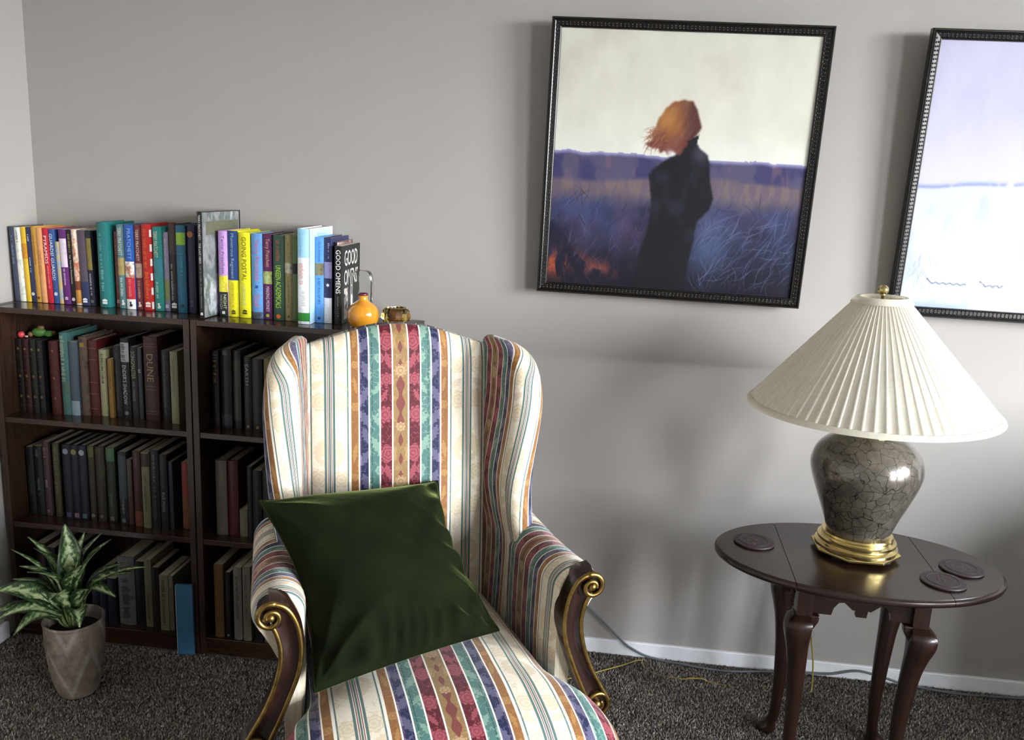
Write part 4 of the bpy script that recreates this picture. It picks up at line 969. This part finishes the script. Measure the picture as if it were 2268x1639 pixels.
rail.prism([(a, c) for a, c in pl], 'z', .225, .29); rail.build('seat_rail', M_CHAIRW, CH, bevel=.006)
for (u, f, o) in ((.265, .20, 1), (-.265, .20, -1), (.20, -.40, 0), (-.20, -.40, 0)):
    P = catmull([np.array(p) for p in ((u, f, .24), (u + .018 * o, f + .02 * abs(o), .19), (u + .006 * o, f + .002, .11), (u - .004 * o, f - .012, .05), (u + .012 * o, f + .012 * abs(o), .012), (u + .014 * o, f + .014 * abs(o), .0))], 5)
    rr_ = np.interp(np.linspace(0, 1, len(P)), [0, .25, .55, .8, .93, 1], [.036, .034, .021, .015, .023, .022])
    MB().tube([q(*p) for p in P], list(rr_), 12).build('leg', M_CHAIRW, CH, smooth=True)
MB().box(.292, .312, .33, .3308, .578, .612).build('fabric_tag', flat('#e4e4e6', .7, .03), CH)

# ------------------------------------------------------------------ velvet cushion
m, nt, b = new_mat('dark_green_velvet')
n = noise(nt, 9, 4, .6)
nt.links.new(ramp(nt, n.outputs[0], [(.3, rgb('#0c1007')), (.7, rgb('#161d0c'))]), b.inputs['Base Color'])
setp(b, rough=.9, sheen=.9, sheenr=.28, sheent=rgb('#98a868'), spec=.05)
vb = X(nt, noise(nt, 600, 2).outputs[0]) * .15 + X(nt, noise(nt, 38, 4, .6).outputs[0]) * 2.0
bump(nt, b, vb, .35, .0022)
M_VELVET = m
def cushion():
    c = {(-1, -1): (-.490, -1.0575, .462), (1, -1): (-.185, -.7635, .462), (-1, 1): (-.700, -.800, .722), (1, 1): (-.388, -.4600, .676)}
    c = {k: np.array(v) for k, v in c.items()}
    cen = sum(c.values()) / 4; ex = (c[1, 1] + c[1, -1] - c[-1, 1] - c[-1, -1]); ey = (c[1, 1] + c[-1, 1] - c[1, -1] - c[-1, -1])
    nn = np.cross(ex, ey); nn /= np.linalg.norm(nn)
    if nn[1] > 0: nn = -nn
    N = 84; V = []; idx = {}
    rr = np.random.default_rng(12)
    def surf(s, r, side):
        s2 = s * (1 - .17 * (1 - r * r) ** 1.2); r2 = r * (1 - (.05 if r > 0 else .03) * (1 - s * s))
        P = sum(c[i, j] * (1 + i * s2) * (1 + j * r2) / 4 for i in (-1, 1) for j in (-1, 1))
        e = max(0, (1 - s ** 4) * (1 - r ** 4))
        th = .084 * e ** .72
        # pulls running from the corners and along the lower seam
        w = 0
        for i, j, am, fq in ((1, -1, .020, 5), (-1, -1, .015, 5), (1, 1, .011, 4), (-1, 1, .010, 5)):
            dx, dy = 1 - i * s, 1 - j * r; d = math.hypot(dx, dy); a = math.atan2(dy, dx)
            w += am * (.65 - abs(math.sin(a * fq + 1.1 * d + i))) * math.exp(-((d - .38) / .42) ** 2) * min(1, e * 3)
        w += .0075 * math.sin(s * 34 + 3 * math.sin(s * 5) + 5 * r) * math.exp(-((r + .90) / .17) ** 2) * min(1, e * 5)
        w += .0085 * math.sin(r * 15 + 6 * s + 2 * math.sin(r * 4)) * math.exp(-((s - .84) / .16) ** 2) * min(1, e * 5)
        w += .004 * math.sin(3.1 * s + 2.0 * r + .5) * math.sin(2.3 * r - 1.2 * s) * min(1, e * 2)
        return P + nn * side * (th + (w if side > 0 else 0))
    mb = MB(); ss = [math.sin(k * math.pi / 2) for k in np.linspace(-1, 1, N)]
    for side in (1, -1):
        g = [[surf(s, r, side) for s in ss] for r in ss]
        base = len(mb.v); vs = [tuple(p) for row in g for p in row]
        fs = [(a * N + b_, a * N + b_ + 1, (a + 1) * N + b_ + 1, (a + 1) * N + b_) for a in range(N - 1) for b_ in range(N - 1)]
        if side < 0: fs = [f[::-1] for f in fs]
        mb.add(vs, fs)
    t = thing('cushion', 'dark green velvet square cushion leaning in the striped wing chair', 'cushion', tuple(cen))
    mb.v = [tuple(np.array(p) - cen) for p in mb.v]
    me = mb.build('cover', M_VELVET, t, smooth=True)
    bm = bmesh.new(); bm.from_mesh(me.data); bmesh.ops.remove_doubles(bm, verts=bm.verts, dist=1e-5); bmesh.ops.recalc_face_normals(bm, faces=bm.faces); bm.to_mesh(me.data); bm.free()
    me.data.polygons.foreach_set('use_smooth', [True] * len(me.data.polygons))
    pts = [surf(s, -1, 1) for s in ss] + [surf(1, r, 1) for r in ss][1:] + [surf(s, 1, 1) for s in ss[::-1]][1:] + [surf(-1, r, 1) for r in ss[::-1]][1:]
    MB().tube([tuple(np.array(p) - cen) for p in pts], .0024, 6).build('seam', M_VELVET, t, smooth=True)
cushion()
# ------------------------------------------------------------------ drop-leaf table
TX, TY, TZ = .631, -.426, .56
TB = thing('side_table', 'oval dark cherry drop-leaf side table with cabriole legs', 'table', (TX, TY, 0), (0, 0, math.radians(-2.0)))
EA, EB, SEAM = .332, .215, .167
def top_outline(k, x0, x1, n=48):
    """points of the oval (scaled inwards by k) between x0 and x1, counter-clockwise"""
    a, c = EA - k, EB - k
    x0, x1 = max(x0, -a), min(x1, a)
    xs = [x0 + (x1 - x0) * (.5 - .5 * math.cos(math.pi * i / n)) for i in range(n + 1)]
    lo = [(x, -c * math.sqrt(max(0, 1 - (x / a) ** 2))) for x in xs]; hi = [(x, c * math.sqrt(max(0, 1 - (x / a) ** 2))) for x in xs[::-1]]
    return lo + hi
def top_piece(name, x0, x1):
    prof = [(.006, -.018), (.001, -.014), (0, -.009), (.0015, -.0045), (.006, -.003), (.008, 0.0)]
    mb = MB(); mb.loft([[(x, y, TZ + z) for x, y in top_outline(k, x0, x1)] for k, z in prof])
    return mb.build(name, M_TABLE, TB, smooth=True, auto=50)
top_piece('tabletop', -SEAM + .0008, SEAM - .0008); top_piece('drop_leaf', -1, -SEAM - .0008); top_piece('drop_leaf', SEAM + .0008, 1)
LX, LY = .128, .100
def sym_apron(w, drop):
    P = [(-w, 0), (-w, -drop)]
    half = [(-w + .052, -drop), (-w + .056, -drop * .78), (-w + .066, -drop * .62), (-w + .078, -drop * .60), (-w + .090, -drop * .72), (-w + .098, -drop * .80), (-w + .104, -drop * .78)]
    if w > .09:
        P += half + [(-.012, -drop * .98), (.012, -drop * .98)] + [(-a, c) for a, c in half[::-1]]
    else:
        P += [(-w * .4, -drop * .7), (0, -drop * .95), (w * .4, -drop * .7)]
    return P + [(w, -drop), (w, 0)]
za = TZ - .0185
for s in (-1, 1):
    MB().prism([(x, za + z) for x, z in sym_apron(LX - .010, .085)], 'y', s * LY - .007, s * LY + .007).build('apron', M_TABLE, TB, bevel=.001)
    MB().prism([(y, za + z) for y, z in sym_apron(LY - .010, .085)], 'x', s * LX - .007, s * LX + .007).build('apron', M_TABLE, TB, bevel=.001)
def cabriole(sx, sy):
    dx, dy = sx * .7071, sy * .7071
    mb = MB()
    prof = [(za - .001, 0, .0185, 1), (.46, 0, .0185, 1), (.452, .002, .019, 1), (.440, .010, .029, .7), (.425, .013, .032, .45), (.405, .012, .031, .3), (.375, .007, .0265, .15), (.33, .000, .0225, 0), (.26, -.006, .0195, 0), (.18, -.009, .0165, 0), (.10, -.008, .0140, 0), (.055, -.004, .0135, 0), (.032, .006, .0170, 0), (.020, .014, .0235, 0), (.010, .016, .0255, 0), (.0, .016, .0225, 0)]
    P = np.array([[p[0], p[1], p[2], p[3]] for p in prof]); C_ = np.array(catmull([r for r in P], 4))
    rings = []
    for z, off, r, sqr in C_:
        ring = []
        for k in range(24):
            a = 2 * math.pi * k / 24; c, s_ = math.cos(a), math.sin(a)
            sc = 1 / max(abs(c), abs(s_)); sc = 1 + (min(sc, 1.36) - 1) * max(0, min(1, sqr))
            ring.append((sx * LX + dx * off + r * sc * c, sy * LY + dy * off + r * sc * s_, max(z, 0)))
        rings.append(ring)
    mb.loft(rings)
    lg = mb.build('leg', M_TABLEL, TB, smooth=True, auto=50)
    # carved ears on either side of the knee
    for ax in (0, 1):
        k = MB(); c0 = np.array([sx * LX, sy * LY])
        dirv = np.array([-sx, 0]) if ax == 0 else np.array([0, -sy]); nv = np.array([0, sy]) if ax == 0 else np.array([sx, 0])
        pr_ = [(.014, .455), (.036, .455), (.034, .440), (.026, .425), (.014, .405)]
        def W_(p, d): v = c0 + dirv * p[0] + nv * d; return (v[0], v[1], p[1])
        n_ = len(pr_)
        k.add([W_(p, -.004) for p in pr_] + [W_(p, .018) for p in pr_], [tuple(range(n_))[::-1], tuple(range(n_, 2 * n_))] + [(i, (i + 1) % n_, n_ + (i + 1) % n_, n_ + i) for i in range(n_)])
        k.build('knee_ear', M_TABLEL, lg, bevel=.003)
for sx in (-1, 1):
    for sy in (-1, 1): cabriole(sx, sy)

def coaster(x, y, rz, label):
    t = thing('coaster', label, 'coaster', (x, y, TZ + .0003), (0, 0, rz), 'leather coasters on the side table')
    mm = flat('#2b1d1f', .5, .25, 220)
    MB().lathe([(.045, 0), (.0485, .0008), (.0490, .0030), (.0478, .0048), (.0440, .0052)], 40).build('disc', mm, t, smooth=True, auto=40)
    MB().lathe([(.036, .0051), (.0365, .0058), (.0345, .0060), (.034, .0052)], 40, cap=False).build('embossed_ring', flat('#3a2729', .45, .2, 300), t, smooth=True)
    r = random.Random(int(x * 1000)); em = MB()
    for k in range(9):
        a = r.uniform(0, 6.28); d = r.uniform(0, .024)
        em.sphere((d * math.cos(a), d * math.sin(a), .0051), .006, 8, 6, (1, .7, .14))
    em.build('embossing', flat('#3a2729', .45, .2, 300), t, smooth=True)
coaster(.397, -.388, .3, 'brown round coaster alone at the left end of the side table')
coaster(.867, -.440, 1.2, 'brown round coaster nearest the right end of the side table')
coaster(.797, -.523, 2.0, 'brown round coaster at the front edge, right of the lamp')

# ------------------------------------------------------------------ table lamp
LPX, LPY = .637, -.388
LP = thing('table_lamp', 'table lamp with pleated ivory shade and grey crackle-glazed urn base', 'lamp', (LPX, LPY, TZ + .0003))
m, nt, b = new_mat('grey_crackle_glaze')
tc = nt.nodes.new('ShaderNodeTexCoord'); nz = noise(nt, 14, 3, vec=tc.outputs['Object'])
wv = mixc(nt, .05, tc.outputs['Object'], nz.outputs[1])
vr = nt.nodes.new('ShaderNodeTexVoronoi'); vr.feature = 'DISTANCE_TO_EDGE'; vr.inputs['Scale'].default_value = 42; nt.links.new(wv, vr.inputs['Vector'])
v2 = nt.nodes.new('ShaderNodeTexVoronoi'); v2.feature = 'DISTANCE_TO_EDGE'; v2.inputs['Scale'].default_value = 70; nt.links.new(wv, v2.inputs['Vector'])
e = X(nt, vr.outputs['Distance']).lt(.025).max(X(nt, v2.outputs['Distance']).lt(.012) * .45)
n2_ = noise(nt, 25, 5, .7)
body = ramp(nt, n2_.outputs[0], [(.3, rgb('#4a453f')), (.55, rgb('#645e55')), (.75, rgb('#787166'))])
nt.links.new(mixc(nt, e * .8, body, rgb('#1e1a16')), b.inputs['Base Color'])
setp(b, rough=.22, metal=.35, coat=.8, coatr=.07)
bump(nt, b, e * -1.0, .3, .0006)
M_CRACK = m
urn = [(.062, .048), (.070, .052), (.074, .060), (.079, .075), (.090, .105), (.104, .140), (.119, .180), (.1265, .208), (.1265, .228), (.119, .254), (.102, .275), (.080, .289), (.060, .297), (.050, .301), (.0465, .306)]
MB().lathe([tuple(p) for p in catmull(urn, 5)], 72).build('urn', M_CRACK, LP, smooth=True)
foot = [(.070, .012), (.0945, .012), (.0955, .017), (.0955, .024), (.089, .027), (.087, .030), (.0905, .034), (.0905, .039), (.083, .0425), (.081, .046), (.083, .050), (.081, .054), (.070, .056)]
MB().lathe(foot, 64).build('brass_base', M_BRASS, LP, smooth=True, auto=35)
o8 = MB(); o8.loft([oct_ring(.098, .006, 8, .5), oct_ring(.104, .010, 8, .5), oct_ring(.104, .015, 8, .5), oct_ring(.097, .019, 8, .5)]); o8.build('brass_foot_plate', M_BRASS, LP, bevel=.001)
for k in range(4):
    a = math.pi / 4 + k * math.pi / 2
    MB().lathe([(.012, 0), (.014, .003), (.010, .0065)], 14).build('foot', flat('#1a1412', .5), LP, loc=(.078 * math.cos(a), .078 * math.sin(a), 0))
MB().lathe([(.047, .304), (.049, .308), (.047, .313), (.030, .318), (.018, .324), (.014, .345), (.014, .372), (.020, .375), (.020, .42), (.012, .43), (.008, .45)], 32).build('socket', M_BRASS, LP, smooth=True, auto=40)
bulb = [(.012, .42), (.015, .435), (.024, .46), (.030, .485), (.027, .508), (.014, .522), (.003, .526)]
MB().lathe(bulb, 24).build('bulb', flat('#e9e9e6', .25, .02), LP, smooth=True)
hp = [(-.006, 0, .372), (-.035, 0, .40), (-.052, 0, .47), (-.045, 0, .56), (-.02, 0, .612), (0, 0, .62), (.02, 0, .612), (.045, 0, .56), (.052, 0, .47), (.035, 0, .40), (.006, 0, .372)]
MB().tube([tuple(p) for p in catmull([np.array(p) for p in hp], 5)], .0018, 6).build('harp', M_BRASS, LP, smooth=True)
SH_B, SH_T, RB, RT = .368, .618, .272, .056
def shade_mat():
    m = bpy.data.materials.new('ivory_pleated_silk'); m.use_nodes = True; nt = m.node_tree; nt.nodes.clear()
    out = nt.nodes.new('ShaderNodeOutputMaterial'); d = nt.nodes.new('ShaderNodeBsdfDiffuse'); t = nt.nodes.new('ShaderNodeBsdfTranslucent'); mx = nt.nodes.new('ShaderNodeMixShader')
    n = noise(nt, 120, 3); c = ramp(nt, n.outputs[0], [(.3, rgb('#e2dccb')), (.7, rgb('#eae5d6'))])
    nt.links.new(c, d.inputs[0]); nt.links.new(c, t.inputs[0]); mx.inputs[0].default_value = .30
    nt.links.new(d.outputs[0], mx.inputs[1]); nt.links.new(t.outputs[0], mx.inputs[2]); nt.links.new(mx.outputs[0], out.inputs[0])
    return m
M_SHADE = shade_mat()
def shade():
    NP = 70; mb = MB(); prof = [(0, 0.0), (.30, .0012), (.62, .0026), (.70, .0046), (.80, .0054), (.90, .0046), (.97, .0004)]
    rows = []
    for k in np.linspace(0, 1, 7):
        R = RB + (RT - RB) * k; z = SH_B + (SH_T - SH_B) * k; sc = .35 + .65 * (R / RB); ring = []
        for i in range(NP):
            for t_, o in prof:
                a = 2 * math.pi * (i + t_) / NP; r = R + o * sc; ring.append((r * math.cos(a), r * math.sin(a), z))
        rows.append(ring)
    mb.loft(rows, cap=False)
    p = mb.build('pleated_shade', M_SHADE, LP, smooth=True, auto=30)
    p.rotation_euler = (0, math.radians(-1.5), 0)
    def band(name, R, z, w):
        k = MB(); sl = (RT - RB) / (SH_T - SH_B)
        k.loft([[((R + o + sl * dz) * math.cos(2 * math.pi * i / 96), (R + o + sl * dz) * math.sin(2 * math.pi * i / 96), z + dz) for i in range(96)] for o, dz in ((-.002, -w), (.0062, -w), (.0075, -w * .5), (.0062, w), (-.002, w))], cap=False)
        return k.build(name, M_SHADE, p, smooth=True, auto=40)
    band('bottom_trim', RB, SH_B, .0055); band('top_trim', RT, SH_T, .007)
    sp = MB()
    for k in range(3):
        a = k * 2.094 + .4; sp.tube([(0, 0, SH_T - .002), (RT * math.cos(a), RT * math.sin(a), SH_T + .001)], .0016, 6)
    sp.build('spider', M_BRASS, p)
    fb = MB(); fb.lathe([(.004, SH_T), (.004, SH_T + .010), (.007, SH_T + .012)], 14); fb.sphere((0, 0, SH_T + .0225), .0118, 18, 12)
    fb.build('finial', M_BRASS, p, smooth=True)
shade()

# ------------------------------------------------------------------ cords
M_CORDG = flat('#5d6268', .5); M_CORDB = flat('#a8923f', .35)
def cord(name, label, pts, r, mat):
    P = catmull([np.array(p) for p in pts], 8); o0 = np.array(pts[0])
    o = MB().tube([tuple(p - o0) for p in P], r, 8).build(name, mat, smooth=True, loc=tuple(o0))
    return tag(o, label, 'cord')
cord('power_cord', 'grey electric cord running along the white baseboard behind the chair', [(-.20, -.034, .318), (-.19, -.036, .308), (-.12, -.030, .235), (-.016, -.022, .169), (.042, -.020, .118), (.109, -.021, .056), (.144, -.022, .032), (.20, -.026, .012), (.30, -.040, .008), (.42, -.050, .007), (.55, -.030, .009), (.66, -.022, .012), (.732, -.020, .016), (.807, -.019, .034), (.886, -.021, .022), (.953, -.026, .010), (1.10, -.040, .007), (1.30, -.030, .008)], .0034, M_CORDG)
ol = thing('wall_outlet', 'white wall outlet plate with a grey plug behind the wing chair', 'outlet', (-.20, 0, .32))
MB().box(-.035, .035, -.006, 0, -.058, .058).build('plate', M_TRIM, ol, bevel=.002)
MB().box(-.013, .013, -.032, -.006, -.014, .012).build('plug', M_CORDG, ol, bevel=.003)
cord('lamp_cord', 'thin brass coloured lamp cord hanging behind the table leg', [(.640, -.300, .548), (.640, -.215, .545), (.628, -.200, .48), (.618, -.190, .38), (.612, -.170, .27), (.632, -.14, .18), (.650, -.12, .10), (.658, -.11, .03), (.655, -.12, .010)], .0022, M_CORDB)
cord('carpet_cord', 'thin yellow cord lying across the carpet right of the chair', [(-.05, -.19, .008), (.051, -.127, .009), (.118, -.081, .010), (.165, -.045, .010), (.176, -.052, .008), (.183, -.075, .003), (.224, -.100, .001), (.29, -.114, .004), (.31, -.115, .0095), (.35, -.112, .0095), (.37, -.114, .003), (.46, -.126, .001)], .0016, M_CORDB)

# ------------------------------------------------------------------ potted plant
PX, PY = -1.352, -.489
PT = thing('potted_plant', 'variegated leafy houseplant in a mottled stone pot before the corner bookcase', 'potted plant', (PX, PY, 0))
m, nt, b = new_mat('weathered_stone_pot')
tc = nt.nodes.new('ShaderNodeTexCoord'); sx_ = nt.nodes.new('ShaderNodeSeparateXYZ'); nt.links.new(tc.outputs['Object'], sx_.inputs[0])
xx, yy, zz = (X(nt, sx_.outputs[i]) for i in range(3)); th = yy.atan2(xx)
zig = (((th * (2 / math.pi) + .30).mod(1.0) - .5).abs() * .26) + .02
ch = (1.0 - ((zz - zig).abs() * 42.0)).clamp().max((1.0 - ((zz - zig - .14).abs() * 42.0)).clamp())
n = noise(nt, 26, 5, .7); bs = ramp(nt, n.outputs[0], [(.3, rgb('#5f5248')), (.5, rgb('#7a6c60')), (.72, rgb('#948578'))])
nt.links.new(mixc(nt, ch * .55 * X(nt, n.outputs[0]) * 1.6, bs, rgb('#aaa89e')), b.inputs['Base Color']); setp(b, rough=.85); bump(nt, b, n.outputs[0], .4, .002)
pot = [(.026, 0), (.042, .002), (.051, .014), (.061, .05), (.069, .105), (.0735, .16), (.0750, .208), (.0765, .214), (.0755, .219), (.071, .219), (.068, .210), (.066, .185)]
MB().lathe([tuple(p) for p in catmull(pot, 3)], 48).build('pot', m, PT, smooth=True)
MB().lathe([(.0665, .186), (.04, .192), (.0, .195)], 24, cap=False).build('soil', flat('#1c1613', .95, .4, 200), PT)
m, nt, b = new_mat('variegated_leaf')
at = nt.nodes.new('ShaderNodeAttribute'); at.attribute_name = 'fab'; sp = nt.nodes.new('ShaderNodeSeparateXYZ'); nt.links.new(at.outputs['Vector'], sp.inputs[0])
lx, ly = X(nt, sp.outputs[0]), X(nt, sp.outputs[1])
tcn = noise(nt, 95, 4, .7); nv = X(nt, tcn.outputs[0])
fac = (1.25 - lx.abs() * 1.15 + (nv - .5) * 2.6 + ((ly * 40.0 + lx.abs() * 9.0).sin()) * .18) * .62
nt.links.new(ramp(nt, fac.clamp(), [(.18, rgb('#22351c')), (.42, rgb('#46643a')), (.58, rgb('#8ea572')), (.80, rgb('#c2cc9c'))]), b.inputs['Base Color'])
setp(b, rough=.42); M_LEAF = m
M_STEM = flat('#6f7f4a', .6)
def plant_leaf(base, tip, width, sag, roll=0.0):
    base, tip = np.array(base), np.array(tip); d = tip - base; L = np.linalg.norm(d); d = d / L
    up = np.array([0, 0, 1.0]); side = np.cross(d, up); side /= max(np.linalg.norm(side), 1e-6); nr = np.cross(side, d)
    side, nr = side * math.cos(roll) + nr * math.sin(roll), nr * math.cos(roll) - side * math.sin(roll)
    n, k = 14, 7; V = []; fab = []; F = []
    for i in range(n + 1):
        t = i / n; w = width * (math.sin(math.pi * min(1, t * .93 + .045) ** .80) ** .85) * (1 - .15 * t)
        cpos = base + d * L * t + nr * (sag * math.sin(math.pi * t)) - up * (.18 * sag * t * t)
        for j in range(k):
            s = -1 + 2 * j / (k - 1)
            V.append(cpos + side * w * s + nr * (abs(s) ** 1.3 * w * .42 + .03 * w * math.sin(t * 16 + s * 2) * abs(s))); fab.append((s, t, 0))
    for i in range(n):
        for j in range(k - 1): a = i * k + j; F.append((a, a + 1, a + k + 1, a + k))
    mb = MB(); mb.add(V, F); mb.fab = fab
    o = mb.build('leaf', M_LEAF, PT, smooth=True)
    md = o.modifiers.new('thickness', 'SOLIDIFY'); md.thickness = .0008
    return o
LEAVES = [  # base (dx,dy,z), tip (dx,dy,z), half width, arch
    ((-.005, 0, .29), (-.022, .02, .475), .036, .015), ((.01, 0, .28), (.118, .0, .455), .028, .02), ((.0, .01, .28), (.060, .05, .445), .024, .02),
    ((-.02, 0, .27), (-.122, .01, .435), .026, .02), ((-.02, -.01, .26), (-.150, -.02, .410), .018, .02), ((-.02, .01, .25), (-.160, .02, .345), .026, .03),
    ((-.03, -.01, .24), (-.225, -.03, .285), .034, .035), ((-.03, -.02, .22), (-.225, -.05, .225), .028, .03), ((-.02, -.02, .225), (-.10, -.10, .215), .030, .03),
    ((.02, 0, .26), (.165, .02, .36), .026, .03), ((.02, -.01, .25), (.140, -.03, .315), .036, .04), ((.02, .01, .26), (.200, .03, .375), .016, .03),
    ((.0, -.02, .25), (.02, -.12, .335), .032, .03), ((-.01, -.02, .26), (-.055, -.09, .39), .028, .03), ((.015, -.01, .27), (.070, -.06, .405), .028, .02),
    ((-.01, .02, .26), (-.08, .09, .39), .026, .03), ((.02, .02, .25), (.11, .09, .35), .028, .03), ((-.02, -.02, .23), (-.15, -.10, .25), .028, .03), ((.01, -.02, .23), (.09, -.11, .265), .026, .03),
    ((.0, .0, .27), (-.07, -.04, .43), .024, .02), ((.01, .01, .27), (.02, .04, .45), .022, .02), ((-.03, 0, .23), (-.19, .03, .30), .022, .03)]
for bse, tip, w, sg in LEAVES:
    plant_leaf(bse, tip, w, sg, random.uniform(-.3, .3))
    MB().tube([tuple(p) for p in catmull([np.array((bse[0] * .3, bse[1] * .3, .188)), np.array((bse[0] * .8, bse[1] * .8, (bse[2] + .19) / 2)), np.array(bse)], 4)], .0032, 6).build('leaf_stem', M_STEM, PT, smooth=True)
